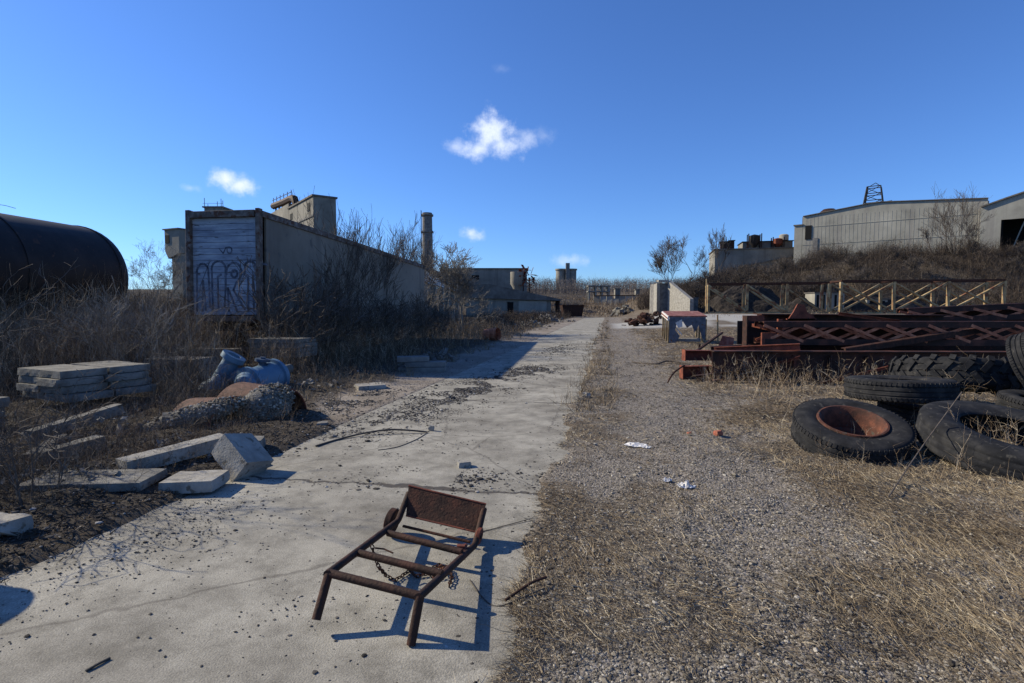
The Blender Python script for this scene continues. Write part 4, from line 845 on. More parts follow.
# ------------------------------------------------------------------ loose things on the road
def lump(name, lb, cat, p, d, mt, rz=0, rx=0, ry=0, seed=0, chip=.03, rough=.003, group=None):
    o = MB().slab(TR(p.x, p.y, p.z - .004, rz, rx, ry), d, seed, rough, chip).build(name, M[mt], loc=p); return tag(o, lb, cat, group)
lump('brick', 'pale concrete brick lying alone in the middle of the road', 'brick', G(464, 467), (.13, .085, .065), 'concrete_pale', .35, seed=3, chip=.012)
lump('brick', 'small tan brick piece standing on end beside the cable', 'brick', G(431, 431), (.075, .05, .085), 'concrete_pale', -.3, .1, .12, seed=5, chip=.03)
lump('stone', 'dark stone on the gravelly left edge beside the road', 'stone', G(322, 428), (.16, .14, .09), 'concrete_dark', .2, seed=6, chip=.06, rough=.015)
def wire(pts, r, name, lb, cat='cable', mt='cable'):
    P3 = [Vector(p) for p in pts]; out = []
    for i in range(len(P3) - 1):
        p0, p1, p2, p3 = P3[max(0, i - 1)], P3[i], P3[i + 1], P3[min(len(P3) - 1, i + 2)]
        for k in range(6):
            t = k / 6; out.append(.5 * ((2 * p1) + (p2 - p0) * t + (2 * p0 - 5 * p1 + 4 * p2 - p3) * t * t + (3 * p1 - p0 - 3 * p2 + p3) * t ** 3))
    out.append(P3[-1]); return tag(MB().tube(out, r, 7).build(name, M[mt], loc=P3[0]), lb, cat)
wire([G(316, 446, .02), G(336, 440, .015), G(360, 434, .03), G(385, 430, .06), G(405, 430, .05), G(427, 432, .02)], .011, 'cable', 'thick dark cable curving across the left part of the road')
wire([G(427, 433, .01), G(415, 440, .01), G(397, 447, .01), G(378, 450, .01)], .004, 'wire', 'thin wire curling back from the small brick piece', 'wire')
wire([G(86, 671, .01), G(98, 664, .012), G(110, 658, .01)], .006, 'twig', 'short dark twig on the road at the lower left', 'twig')
wire([G(480, 532, .01), G(500, 527, .012), G(533, 518, .02)], .0025, 'wire', 'thin wire on the road running right from the cart plate', 'wire')
wire([G(470, 580, .01), G(485, 600, .01), G(500, 606, .01), G(530, 594, .05), G(545, 588, .07)], .004, 'twig', 'long thin dry stalk lying over the road edge', 'twig')

# ------------------------------------------------------------------ left verge: slabs, beams, pump, drums
def slab(name, lb, cat, px, py, Y, d, rz=0, rx=0, ry=0, mt='concrete', seed=0, z=None, group=None, chip=.03):
    q = P(px, py, Y) if z is None else Vector((P(px, py, Y).x, Y, z))
    return lump(name, lb, cat, q, d, mt, rz, rx, ry, seed, chip, .003, group)
# big stack of paving slabs: 4 layers, two by three each
def stack(cx, cy, z0, n, d, nx, ny, rz, lbf, grp, seed, sh=.03, mt='concrete'):
    rs = random.Random(seed); m = TR(cx, cy, 0, rz); ordn = ['bottom', 'second', 'third', 'top'] if n == 4 else (['bottom', 'middle', 'top'] if n == 3 else ['lower', 'upper'])
    col = ['left', 'right'] if nx == 2 else ['']; row = ['front', 'rear'] if ny == 2 else ['']
    for k in range(n):
        for i in range(nx):
            for j in range(ny):
                c = m @ Vector(((i - (nx - 1) / 2) * (d[0] + .016) + rs.gauss(0, sh), (j - (ny - 1) / 2) * (d[1] + .016) + rs.gauss(0, sh), z0 + k * (d[2] + .010)))
                w = ' '.join(x for x in (row[j], col[i]) if x)
                lb = f'{w + " " if w else ""}slab of the {ordn[k]} layer in the {lbf}'
                lump('concrete_slab', lb, 'slab', c, d, mt, rz + rs.gauss(0, .015), seed=seed * 50 + k * 9 + i * 3 + j, group=grp, chip=.018)
stack(-6.72, 8.5, onz(-6.8, 8.5) + .14, 4, (.60, .62, .105), 2, 2, R(-24), 'large slab stack on the left verge', 'slabs in the large stack', 3, .035)
q = P(284, 360, 13.0); stack(q.x, 13.0, onz(q.x, 13) + .38, 4, (1.25, .85, .10), 1, 1, R(-12), 'small slab stack behind the blue pump', 'slabs in the small stack', 4, .02)
q = P(-6, 430, 7.0); stack(q.x, 6.6, onz(q.x, 6.6) - .02, 3, (.62, .6, .125), 1, 1, R(-8), 'slab stack cut by the left edge', 'slabs in the stack at the left edge', 5, .02)
q = P(183, 380, 11.2); stack(q.x, 11.2, onz(q.x, 11.2) + .06, 3, (1.1, .7, .13), 1, 1, R(-6), 'dark weathered stack left of the blue pump', 'weathered slabs left of the pump', 6, .03, 'concrete_dark')
q = P(425, 362, 15.5)
for k, (dx, dz, L_, lb) in enumerate(((0, 0, 1.15, 'bottom plank of the small pile beside the trailer shadow'), (.08, .13, 1.0, 'middle plank of the small pile beside the trailer shadow'), (-.25, .26, .8, 'top plank of the small pile beside the trailer shadow'))):
    lump('concrete_plank', lb, 'plank', Vector((P(423, 370, 13.6).x + dx, 13.6, onz(q.x, 13.6) + dz)), (L_, .42, .12), 'concrete_dark', R(8 * k - 4), seed=90 + k, group='planks beside the trailer shadow')
def beam(lb, a, b, w, h, mt='concrete', seed=0, roll=0, name='concrete_beam', cat='beam'):
    """a, b: end points of the underside"""
    a = Vector(a); b = Vector(b); d = b - a; L = d.length; rz = math.atan2(d.y, d.x); pt = -math.asin(d.z / L); c = (a + b) / 2
    m = Matrix.Translation(c) @ Euler((roll, pt, rz), 'XYZ').to_matrix().to_4x4()
    return tag(MB().slab(m, (L, w, h), seed, .003, .02).build(name, M[mt], loc=c), lb, cat)
beam('long narrow concrete beam propped up in front of the large slab stack', G(31, 442, .10), G(121, 413, .24), .14, .13, seed=21)
beam('concrete beam lying low in the shade under the propped beam', G(38, 467, .07), G(102, 449, .10), .16, .15, seed=22)
beam('short angled concrete piece between the two left beams', G(30, 462, .08), G(62, 441, .08), .12, .08, seed=23)
beam('flat concrete slab leaning in the weeds left of the white beam', G(34, 486, .07), G(155, 483, .07), .42, .07, seed=24, name='concrete_slab', cat='slab')
beam('pale concrete beam resting against the tilted concrete block', G(122, 474, .07), G(226, 446, .12), .22, .13, 'concrete_pale', seed=25)
beam('low concrete slab in front of the pale beam, left of the tilted block', G(170, 488, .02), G(222, 486, .03), .34, .10, 'concrete_pale', seed=26, name='concrete_slab', cat='slab')
q = P(236, 484, 5.12); tag(MB().slab(TR(q.x, q.y, .08, R(-28), R(-14), R(36)), (.40, .34, .24), 27, .002, .015).build('concrete_block', M['concrete_pale'], loc=q), 'tilted concrete block standing on its corner at the road edge', 'concrete block')
beam('grey concrete piece lying behind the tilted block', G(232, 452, .03), G(264, 450, .03), .25, .14, seed=28, name='concrete_block', cat='concrete block')
lump('concrete_slab', 'thin pale concrete slab lying at the road edge behind the drums', 'slab', G(370, 388, .01), (.55, .42, .08), 'concrete_pale', .5, seed=30)
lump('concrete_block', 'small bluish concrete block in the weeds left of the drums', 'concrete block', G(170, 425, .1), (.22, .16, .14), 'concrete', .5, .2, .2, seed=31)
for i, (px, py, s, lb) in enumerate(((246, 483, .14, 'flat stone at the foot of the tilted concrete block'), (262, 470, .12, 'broken stone right of the tilted concrete block'), (232, 496, .13, 'thin pale stone flake on the road below the tilted block'), (0, 536, .22, 'large pale stone at the left edge of the picture'), (196, 507, .07, 'small stone beside the verge in front of the low slab'), (203, 492, .09, 'stone under the front edge of the low slab'))):
    q = Gt(px, py); lump('stone', lb, 'stone', q, (s * 1.3, s, s * (.25 if i in (0, 2, 4) else .55)), 'concrete_pale' if i != 1 else 'concrete', i, .1, seed=40 + i, chip=s * .5, rough=s * .05)
def pump():
    c = P(252, 384, 10.3); gz = onz(c.x, c.y); root = thing('pump', 'blue painted pump with pipe elbow lying on the verge', 'pump', (c.x, c.y, gz)); B = M['blue_paint']
    def cyl(a, b, prof, name, mt=B, n=28, par=root):
        a = Vector(a); b = Vector(b); z = (b - a).normalized(); x = z.orthogonal().normalized(); y = z.cross(x); L = (b - a).length
        m = Matrix.Translation(a) @ Matrix((x, y, z)).transposed().to_4x4(); return MB().lathe([(r, s * L) for r, s in prof], n, m).build(name, mt, par)
    Y = 10.2
    # tilted pipe with square-ish open flange
    a, b = P(219, 381, Y), P(236, 353, Y + .05)
    cyl(a, b, [(0, 0), (.20, .0), (.20, .05), (.15, .06), (.15, .5), (.15, .74), (.22, .76), (.22, .92), (.12, .92), (.11, .6), (0, .6)], 'suction_pipe')

    cyl(P(205, 396, Y - .2), P(224, 380, Y), [(.0, 0), (.20, 0), (.22, .3), (.19, .6), (.19, 1), (0, 1)], 'pipe_elbow')
    # main casing: fat horizontal cylinder
    a, b = P(243, 386, Y - .35), P(282, 374, Y + .55)
    cyl(a, b, [(0, -.04), (.16, -.03), (.23, .02), (.25, .10), (.33, .11), (.33, .17), (.26, .18), (.28, .3), (.30, .75), (.35, .76), (.35, .83), (.29, .84), (.27, .93), (.12, 1), (0, 1)], 'casing')
    cyl(P(243, 388, Y - .5), P(246, 386.5, Y - .38), [(0, 0), (.12, .1), (.2, .5), (.22, 1)], 'end_cap', M['blue_paint'])
    cyl(P(262, 366, Y + .1), P(263, 357, Y + .1), [(.07, 0), (.07, .5), (.14, .52), (.14, .8), (.05, .82), (.05, 1), (0, 1)], 'valve', M['blue_dark'])
    cyl(P(250, 371, Y), P(268, 366, Y + .1), [(.05, 0), (.05, 1)], 'shaft', M['blue_dark'])
    cyl(P(283, 370, Y + .55), P(291, 368, Y + .75), [(0, 0), (.09, .05), (.09, .9), (0, 1)], 'coupling', M['concrete'])
    cyl(P(228, 376, Y + .15), P(247, 378, Y + .1), [(0, 0), (.17, .02), (.18, .3), (.17, 1), (0, 1)], 'volute', B)
    MB().box(P(262, 396, Y + .1), (.9, .45, .08)).build('base_plate', M['blue_dark'], root)
    mb = MB(); a = P(219, 381, Y); d = (P(236, 353, Y + .05) - a).normalized()
    for k in range(8):
        w = k * math.pi / 4; x = d.orthogonal().normalized(); y = d.cross(x); p = a + (x * math.cos(w) + y * math.sin(w)) * .18; mb.tube([p - d * .04, p + d * .06], .016, 6)
    mb.build('bolt', M['rust_dark'], root)
pump()
def drum(lb, c, ang, L, r, a0, a1, tilt, roll, seed, clump):
    """part of a cut steel drum with hardened gravel sticking to it; axis along local x"""
    m = TR(c.x, c.y, c.z, ang, roll, tilt); root = thing('cut_drum', lb, 'drum', c); mb = MB(m); n = 22
    for rr, fl in ((r, 0), (r - .012, 1)):
        vs = []; fs = []
        for i in range(n + 1):
            w = R(a0 + (a1 - a0) * i / n)
            for x in (-L / 2, L / 2): vs.append((x, rr * math.cos(w), rr * math.sin(w)))
        for i in range(n): fs.append((i * 2, i * 2 + 1, i * 2 + 3, i * 2 + 2))
        mb.add(vs, fs, True)
    mb.build('shell', M['rust_orange'], root)
    MB(m).tube([(L / 2, r * math.cos(R(a0 + (a1 - a0) * i / n)), r * math.sin(R(a0 + (a1 - a0) * i / n))) for i in range(n + 1)], .014, 6).build('rim', M['rust_red'], root)
    rs = np.random.default_rng(seed); N = 2600; p = rs.normal(0, 1, (N, 3)); p /= np.linalg.norm(p, axis=1, keepdims=True); p *= (.72 + .28 * rs.random((N, 1)))
    cc, dd, rzz = clump; p = p * np.array(dd) * .5; ca, sa = math.cos(rzz), math.sin(rzz)
    X = p[:, 0] * ca - p[:, 1] * sa + cc.x; Y = p[:, 0] * sa + p[:, 1] * ca + cc.y; Z = p[:, 2] + p[:, 0] * .25 + cc.z
    V, Fq, rn = stones(X, Y, Z, rs.uniform(.009, .022, N), 1.0)
    o = npmesh('hardened_gravel', V - np.array(c)[None], Fq, M['gravel'], rn, kind=None); o.parent = root
    k = MB(); k.lathe([(math.sin(t) * .46, -math.cos(t) * .46) for t in [i * math.pi / 10 for i in range(11)]], 16, TR(cc.x, cc.y, cc.z, rzz, 0, -.24) @ Matrix.Diagonal((dd[0], dd[1], dd[2], 1))); k.build('core', M['gravel_mix'], root)
c = P(258, 420, 7.9); drum('right one of two cut rusty drums full of hardened gravel', Vector((c.x, c.y + .05, -.04)), R(-24), .85, .50, 5, 178, R(3), R(0), 5, (Vector((c.x + .26, c.y - .30, .20)), (.78, .62, .62), R(35)))
c = P(212, 428, 7.3); drum('left one of two cut rusty drums, tilted with gravel spilling out', Vector((c.x - .02, c.y + .12, -.10)), R(-18), .75, .46, 20, 172, R(-4), R(6), 6, (Vector((c.x - .10, c.y - .28, .17)), (1.4, .5, .30), R(30)))
def barrel():
    q = at(492, 26); q.z = onz(q.x, 26); root = thing('barrel', 'rusty orange barrel stump on the left side of the road', 'barrel', q); m = TR(q.x, q.y, q.z + .27, 1.1, R(82))
    MB().lathe([(.30, -.35), (.29, -.33), (.29, -.1), (.31, -.08), (.29, -.06), (.29, .2), (.31, .22), (.29, .24), (.29, .35)], 24, m).build('body', M['lacing'], root); MB().lathe([(0, -.30), (.29, -.31)], 24, m).build('end_plate', M['rust_dark'], root)
    q = Vector((-4.34, 3.15, onz(-4.34, 3.15))); root = thing('barrel', 'rusty steel barrel standing just outside the left edge of the picture', 'barrel', q); m = TR(q.x, q.y, q.z)
    MB().lathe([(0, .02), (.29, .02), (.29, .28), (.31, .30), (.29, .32), (.29, .58), (.31, .6), (.29, .62), (.29, .86), (.30, .88), (.27, .88), (.27, .84), (0, .84)], 28, m).build('body', M['rust'], root)
barrel()

# ------------------------------------------------------------------ tyres
def tyre_prof(r, ri, w, deep=.012):
    return [(ri, -w * .36), (ri + .02, -w * .42), ((r + ri) / 2, -w * .5), (r * .93, -w * .47), (r * .985, -w * .40), (r, -w * .33)] + \
        [q for z in (-.22, -.02, .20) for q in ((r, w * z - .006), (r - deep, w * z), (r - deep, w * z + .012), (r, w * z + .018))] + \
        [(r, w * .33), (r * .985, w * .40), (r * .93, w * .47), ((r + ri) / 2, w * .5), (ri + .02, w * .42), (ri, w * .36), (ri + .015, w * .30), (r * .88, w * .36), (r * .93, 0), (r * .88, -w * .36), (ri + .015, -w * .30), (ri, -w * .36)]
def tyre(lb, c, r, ri, w, tilt_to_cam, rz=0, lug=False, rim=None, ry=0, worn=False):
    c = Vector(c); m = TR(c.x, c.y, c.z, rz) @ Euler((tilt_to_cam, ry, 0)).to_matrix().to_4x4(); root = thing('tyre', lb, 'tyre', c, 'old tyres dumped by the beams')
    car = MB().lathe(tyre_prof(r, ri, w, .003 if worn else .012), 64, m)
    rs = random.Random(int(r * 1000)); mb = MB(m)
    if lug:
        for k in range(22):
            for s in (-1, 1):
                a = 2 * math.pi * (k + (.5 if s > 0 else 0)) / 22
                p = [Vector((math.cos(a) * (r - .01), math.sin(a) * (r - .01), s * w * .02)), Vector((math.cos(a + .14) * (r - .012), math.sin(a + .14) * (r - .012), s * w * .34)), Vector((math.cos(a + .17) * r * .93, math.sin(a + .17) * r * .93, s * w * .50))]
                for x, y in zip(p, p[1:]): mb.bar(x, y, .075, .075, up=(math.cos(a), math.sin(a), 0))
        mb.build('tread_lugs', M['rubber'], root)
    else:
        for k in range(72):
            for s in (-1, 1):
                a = 2 * math.pi * k / 72; x = Vector((math.cos(a) * (r + .001), math.sin(a) * (r + .001), s * w * .25)); y = Vector((math.cos(a + .02) * r * .988, math.sin(a + .02) * r * .988, s * w * .41)); mb.bar(x, y, .030, .014, up=(math.cos(a), math.sin(a), 0))
        if not worn: car.v += mb.v; n0 = len(car.v) - len(mb.v); car.f += [[i + n0 for i in f] for f in mb.f]; car.sm += mb.sm
    car.build('carcass', M['rubber'], root)
    if rim:
        k = ri + .006; MB().lathe([(k + .035, w * .44), (k + .03, w * .50), (k + .012, w * .51), (k - .012, w * .43), (k - .03, w * .2), (k - .05, -w * .1), (k - .06, -w * .3), (k * .72, -w * .38), (k * .5, -w * .36), (k * .5, -w * .42), (k + .02, -w * .42)], 48, m).build('rim', M['rim_rust'], root)
    return root
q = P(850, 437, 6.0); tyre('tyre with rusty orange rim lying tilted at the front left', (q.x, q.y, .21), .585, .31, .30, R(17), R(8), rim=1, ry=R(-6))
q = P(895, 400, 7.35); tyre('smooth truck tyre resting flat on top of another tyre', (q.x + .05, q.y, .50), .64, .36, .30, R(-3), .0)
q = P(925, 400, 7.35); tyre('bottom tyre hidden in shade beneath the flat truck tyre', (q.x + .15, q.y + .12, .17), .60, .36, .30, R(3), .9)
q = P(966, 385, 8.1); tyre('tractor tyre with deep lugs half hidden behind the big tyre', (q.x, q.y + .25, .56), .80, .40, .44, R(-9), .0, lug=True, ry=R(5))
q = P(1012, 445, 5.45); tyre('big open tyre lying tilted with weeds growing in its hole', (q.x, q.y, .22), .80, .45, .34, R(13), .1, ry=R(1), worn=True)
q = P(1033, 372, 7.0); tyre('tyre leaning upright at the right edge of the picture', (q.x + .14, q.y + .1, .86), .44, .25, .26, R(66), .5)
q = P(1035, 400, 6.7); tyre('tyre lying flat at the right edge below the leaning tyre', (q.x + .3, q.y + .1, .32), .52, .3, .28, R(6), .5)

# ------------------------------------------------------------------ rusty girders
def ibeam(mb, a, b, h, w, t=.018, up=(0, 0, 1)):
    a = Vector(a); b = Vector(b); d = (b - a).normalized(); s = d.cross(Vector(up)).normalized(); u_ = s.cross(d)
    mb.bar(a, b, t, h, up); mb.bar(a + u_ * (h / 2), b + u_ * (h / 2), w, t, up); mb.bar(a - u_ * (h / 2), b - u_ * (h / 2), w, t, up); return mb
def girders():
    Y = 11.2; X = lambda px, Y: P(px, 350, Y).x
    # bottom: deep plate girder nearest the camera
    r = thing('plate_girder', 'dark plate girder at the bottom front of the rusty beam pile', 'girder', (X(900, Y), Y, 0)); ibeam(MB(), (X(714, Y), Y + .1, .40), (12.6, Y - .5, .42), .60, .28, .02).build('web_and_flanges', M['girder'], r)
    for i in range(12): x = X(738, Y) + .4 + i * .72; MB().box((x, Y - .03 - .05 * i, .40), (.02, .12, .44)).build('stiffener', M['girder'], r)
    r = thing('steel_beam', 'dark beam sticking out left at the bottom of the beam pile', 'beam', (X(700, Y), Y, 0)); ibeam(MB(), (X(682, 11.9), 11.9, .18), (X(790, 12.4), 12.4, .17), .26, .20, .016).build('beam', M['rust_red'], r); MB().box((X(682, 11.9), 11.9, .18), (.02, .24, .30)).build('end_plate', M['rust_red'], r)
    r = thing('steel_beam', 'red rusted beam end lying above the lowest beam on the left', 'beam', (X(690, 12.3), 12.3, 0)); ibeam(MB(), (X(684, 12.6), 12.6, .50), (X(830, 12.9), 12.9, .44), .22, .22, .016).build('beam', M['rust_red'], r); MB().box((X(684, 12.6), 12.6, .50), (.02, .26, .26)).build('end_plate', M['rust_red'], r)
    r = thing('steel_beam', 'thin dark beam end just above the red beam end', 'beam', (X(712, 13), 13, 0)); ibeam(MB(), (X(711, 13.3), 13.3, .58), (X(860, 13.2), 13.2, .78), .14, .16, .012).build('beam', M['rust_dark'], r)
    # laced girders: chords of angle with crossed flat bars
    def laced(lb, xa, xb, Y0, Y1, z0, z1, hh, n, chord, mt='girder', lac='rust_red', dep=.5):
        A, B = Vector((xa, Y0, z0)), Vector((xb, Y1, z1)); r = thing('laced_girder', lb, 'girder', A.lerp(B, .5)); nrm = Vector((-(B - A).y, (B - A).x, 0)).normalized() * dep
        for s in (0, 1):
            for t in (0, 1):
                o = nrm * s + Vector((0, 0, hh * t)); mb = MB(); mb.bar(A + o, B + o, .16, chord * .12 + .012); mb.bar(A + o + Vector((0, 0, -chord / 2 if t else chord / 2)) - nrm.normalized() * (.07 if not s else -.07), B + o + Vector((0, 0, -chord / 2 if t else chord / 2)) - nrm.normalized() * (.07 if not s else -.07), .014, chord); mb.build('chord', M[mt], r)
        for s in (0, 1):
            mb = MB()
            for i in range(n):
                p = A.lerp(B, i / n) + nrm * s - nrm.normalized() * .055; q_ = A.lerp(B, (i + 1) / n) + nrm * s - nrm.normalized() * .055; e = chord * .55
                mb.bar(p + Vector((0, 0, e)), q_ + Vector((0, 0, hh - e)), .014, .062, up=(0, 0, 1)); mb.bar(p + Vector((0, -.016, hh - e)), q_ + Vector((0, -.016, e)), .014, .062, up=(0, 0, 1))
            mb.build('lacing', M[lac], r)
        mb = MB()
        for i in range(0, n + 1, 3): mb.bar(A.lerp(B, i / n) + Vector((0, 0, hh)), A.lerp(B, i / n) + nrm + Vector((0, 0, hh)), .12, .012)
        mb.build('batten', M[mt], r); return r
    laced('long girder with crossed red lacing bars in the middle of the beam pile', X(760, 12.4), 13.4, 12.3, 11.4, .78, .80, .50, 9, .12, lac='lacing')
    laced('upper laced girder rising to the right on top of the beam pile', X(905, 13.6), 14.6, 13.6, 12.4, 1.22, 1.46, .36, 7, .12, lac='lacing')
    r = thing('plate_girder', 'wide dark plate girder lying on top of the beam pile', 'girder', (X(850, 13), 13, 0))
    ibeam(MB(), (X(757, 13.2), 13.25, 1.34), (X(935, 13.2), 13.0, 1.32), .22, .55, .02).build('web_and_flanges', M['girder'], r)
    r = thing('plate_girder', 'dark girder sloping up to the right edge above the pile', 'girder', (X(980, 13), 13, 0)); ibeam(MB(), (X(925, 13.4), 13.9, 1.36), (14.2, 12.9, 1.70), .26, .4, .02).build('web_and_flanges', M['girder'], r)
    r = thing('plate_girder', 'dark girder filling the back of the pile', 'girder', (X(850, 14), 14, 0)); ibeam(MB(), (X(748, 13.9), 14.0, .86), (14, 13.2, .90), .84, .5, .02).build('web_and_flanges', M['girder'], r)
    for k, (px, yy, z0, px2, y2, z1, lb) in enumerate(((722, 11.6, .12, 800, 11.0, .62, 'rusty angle bar leaning against the left front of the pile'), (820, 10.9, .08, 905, 10.8, .52, 'second rusty angle bar leaning on the front of the pile'), (752, 13.0, 1.22, 790, 12.2, 1.05, 'short red bar lying across the left top of the pile'), (838, 12.6, 1.50, 900, 12.2, 1.32, 'thin rusty bar lying over the top girder'))):
        r = thing('steel_angle', lb, 'bar', (X(px, yy), yy, z0)); a_ = (X(px, yy), yy, z0); b_ = (X(px2, y2), y2, z1); MB().bar(a_, b_, .07, .012).bar((a_[0], a_[1] + .035, a_[2] - .035), (b_[0], b_[1] + .035, b_[2] - .035), .012, .07).build('bar', M['rust_red'], r)
    r = thing('steel_beam', 'short dark beam stub tilted in front of the left end of the pile', 'beam', (X(720, 11.1), 11.1, 0)); ibeam(MB(), (X(696, 11.5), 11.45, .08), (X(775, 10.9), 10.95, .34), .16, .18, .014).build('beam', M['rust_dark'], r)
    r = thing('steel_beam', 'narrow red beam stub lying across the left top of the lowest girder', 'beam', (X(745, 11.4), 11.4, .7)); ibeam(MB(), (X(716, 11.9), 12.0, .66), (X(800, 11.1), 11.1, .80), .13, .13, .012).build('beam', M['rust_red'], r)
    r = thing('steel_channel', 'bent dark channel rising to the right over the middle girder', 'channel', (X(900, 12), 12, .8)); MB().bar((X(845, 11.2), 11.2, .70), (X(985, 11.9), 11.95, 1.12), .05, .12).bar((X(845, 11.2), 11.26, .76), (X(985, 11.9), 12.01, 1.18), .12, .014).build('channel_bar', M['rust'], r)
    # bent end frame and gussets at the left
    r = thing('steel_end_frame', 'tall dark steel end frame with red corner plates left of the pile', 'frame', (X(747, 12.5), 12.5, 0)); x0, x1 = X(745, 12.6), X(778, 12.6)
    MB().box((x0, 12.62, .90), (.03, .24, 1.05)).build('end_plate', M['rust_dark'], r); MB().box((x0 + .20, 12.66, 1.36), (.38, .3, .13)).build('top_plate', M['rust_red'], r)
    MB().prism([(x0 + .02, 13.1, .72), (x1 + .2, 13.1, .72), (x1 + .2, 13.1, 1.15), (x0 + .4, 13.1, 1.29), (x0 + .02, 13.1, 1.29)], (0, .03, 0)).build('back_plate', M['black_steel'], r)
    MB().box((X(769, 12.2), 12.25, .90), (.32, .06, .28)).build('corner_plate', M['rust_red'], r, bevel=.006)
    MB().bar((X(779, 12.3), 12.35, .74), (X(780, 12.3), 12.35, 1.35), .07, .1).build('stiffener', M['rust_red'], r)
    r = thing('gusset_plate', 'red rusted three sided gusset plate standing on the pile', 'plate', (X(800, 12.9), 12.9, 1.2)); a = X(785, 12.95); b = X(812, 12.95); MB().prism([(a, 12.85, 1.32), (b, 12.85, 1.32), (b - .04, 12.85, 1.42), (b - .2, 12.85, 1.50), (b - .27, 12.85, 1.68), (a + .22, 12.85, 1.70), (a + .12, 12.85, 1.50)], (0, .04, 0)).build('plate', M['rust_red'], r); MB().box(((a + b) / 2, 13.0, 1.335), (b - a + .05, .3, .03)).build('foot', M['rust_red'], r)
    wire([(X(665, 11.4), 11.2, .02), (X(672, 11.6), 11.45, .22), (X(684, 11.9), 11.85, .34)], .018, 'steel_rod', 'bent rusty rod leaning on the left end of the pile', 'rod', 'rust')
    r = thing('steel_angle', 'thin rusty bar propped up left of the beam pile', 'bar', (X(700, 14), 14, 0)); MB().bar((X(694, 13.4), 13.3, .52), (X(722, 15), 15, .92), .05, .05).bar((X(702, 13.6), 13.8, .4), (X(702, 13.6), 13.8, .68), .06, .04).build('bar', M['rust_dark'], r)
    r = thing('steel_sheet', 'small reddish steel sheet behind the propped bar', 'sheet', (X(722, 16), 16, 0)); MB().prism([(X(716, 16), 16, .3), (X(731, 16), 16, .28), (X(733, 16), 16, .72), (X(722, 16), 16, .78)], (.05, .04, 0)).build('sheet', M['tile_red'], r)
    wire([G(632, 362, .05), G(655, 364, .05), G(668, 361, .1), G(690, 364, .06)], .022, 'branch', 'dark dead branch lying on the gravel left of the beams', 'branch', 'bark')
girders()
# steel hopper / bench frame
def bench():
    Y = 24.3; a = P(667, 340, Y); x0 = a.x; W = 1.65; D_ = 2.3; z1 = 1.2; root = thing('steel_workbench', 'broken steel frame with flat red top and torn bluish front on the gravel', 'frame', (x0 + .8, Y, 0)); g = 0.0
    m = TR(x0 + .05, Y, g, R(-9), R(5)); T = M['tile_red']
    MB(m).box((W / 2, D_ / 2, z1 + .03), (W, D_, .05)).build('top', T, root)
    MB(m).box((-.02, D_ / 2, z1 - .06), (.06, D_ + .05, .2)).build('side_rail', M['white_rag'], root); MB(m).box((-.055, D_ / 2, z1 - .06), (.02, D_, .06)).build('stripe', M['rust_red'], root)
    for x in (.02, W - .04):
        for y in (.05, D_ * .33, D_ * .66, D_ - .05): MB(m).box((x, y, z1 / 2 - .05), (.07, .07, z1 - .1)).build('leg', M['truss_paint'], root)
    MB(m).prism([(.04, 0, .0), (.38, 0, .05), (.50, 0, .35), (.30, 0, .60), (.35, 0, .92), (.62, 0, 1.0), (.8, 0, .72), (1.0, 0, .85), (1.15, 0, .5), (1.3, 0, .85), (1.45, 0, .3), (W - .06, 0, .1), (W - .06, 0, z1), (.04, 0, z1)][::-1], (0, .03, 0)).build('torn_panel', M['torn_grey'], root)
    MB(m).prism([(.28, -.05, .95), (.55, -.05, 1.1), (.58, -.05, .78), (.42, -.05, .72)], (.02, .02, 0)).build('bent_flap', M['white_rag'], root)
    MB(m).bar((.3, .1, .75), (.6, .05, .4), .04, .04).build('strut', M['white_rag'], root)
    MB(m).box((W * .55, .1, .16), (W * .6, .25, .12)).build('bottom_rail', M['concrete_dark'], root)
    q = Vector((x0 + W + .5, Y - .4, 0)); r = thing('steel_post', 'thin leaning post right of the broken steel frame', 'post', q); MB().bar(q, q + Vector((-.05, 0, 1.3)), .05, .05).build('shaft', M['truss_paint'], r); MB().box(q + Vector((0, 0, .03)), (.2, .2, .06)).build('foot', M['rust'], r)
bench()
def heap(px, py, Y, w, h, n, mt, lb, name='rubble_heap', seed=1):
    q = P(px, py, Y); z = onz(q.x, Y); rs = random.Random(seed); mb = MB()
    for i in range(n):
        a = rs.gauss(0, .42); b = rs.gauss(0, .4); z_ = z + max(0, h * (1 - abs(a) * 1.2) * rs.random()); s = rs.uniform(.12, .38) * h
        mb.slab(TR(q.x + a * w, Y + b * w * .6, z_, rs.uniform(0, 6), rs.gauss(0, .4), rs.gauss(0, .4)), (s * rs.uniform(.8, 2.6), s, s * rs.uniform(.3, .8)), i, .02, .1)
    return tag(mb.build(name, M[mt], loc=(q.x, Y, z)), lb, 'rubble', kind='stuff')
heap(643, 314, 45, 1.7, 1.0, 60, 'rust', 'heap of rusty scrap in front of the retaining wall', 'scrap_heap', 2)
heap(657, 316, 50, 2.2, .7, 50, 'rust_dark', 'low heap of dark rusty scrap left of the yard', 'scrap_heap', 3)
heap(624, 306, 100, 3.0, 1.8, 60, 'concrete_far', 'rubble heap at the end of the far wall', 'rubble_heap', 4)
heap(545, 322, 62, 3.0, .9, 60, 'concrete_dark', 'dark rubble along the left edge of the far road', 'rubble_heap', 5)
heap(530, 327, 44, 2.0, .6, 50, 'concrete', 'pale rubble along the left edge of the road before the skip', 'rubble_heap', 6)
heap(95, 440, 6.3, 1.1, .22, 46, 'concrete', 'broken concrete pieces between the beams on the left verge', 'rubble_heap', 11)
heap(60, 515, 4.6, .7, .12, 40, 'concrete_dark', 'small concrete rubble in the near left verge', 'rubble_heap', 12)
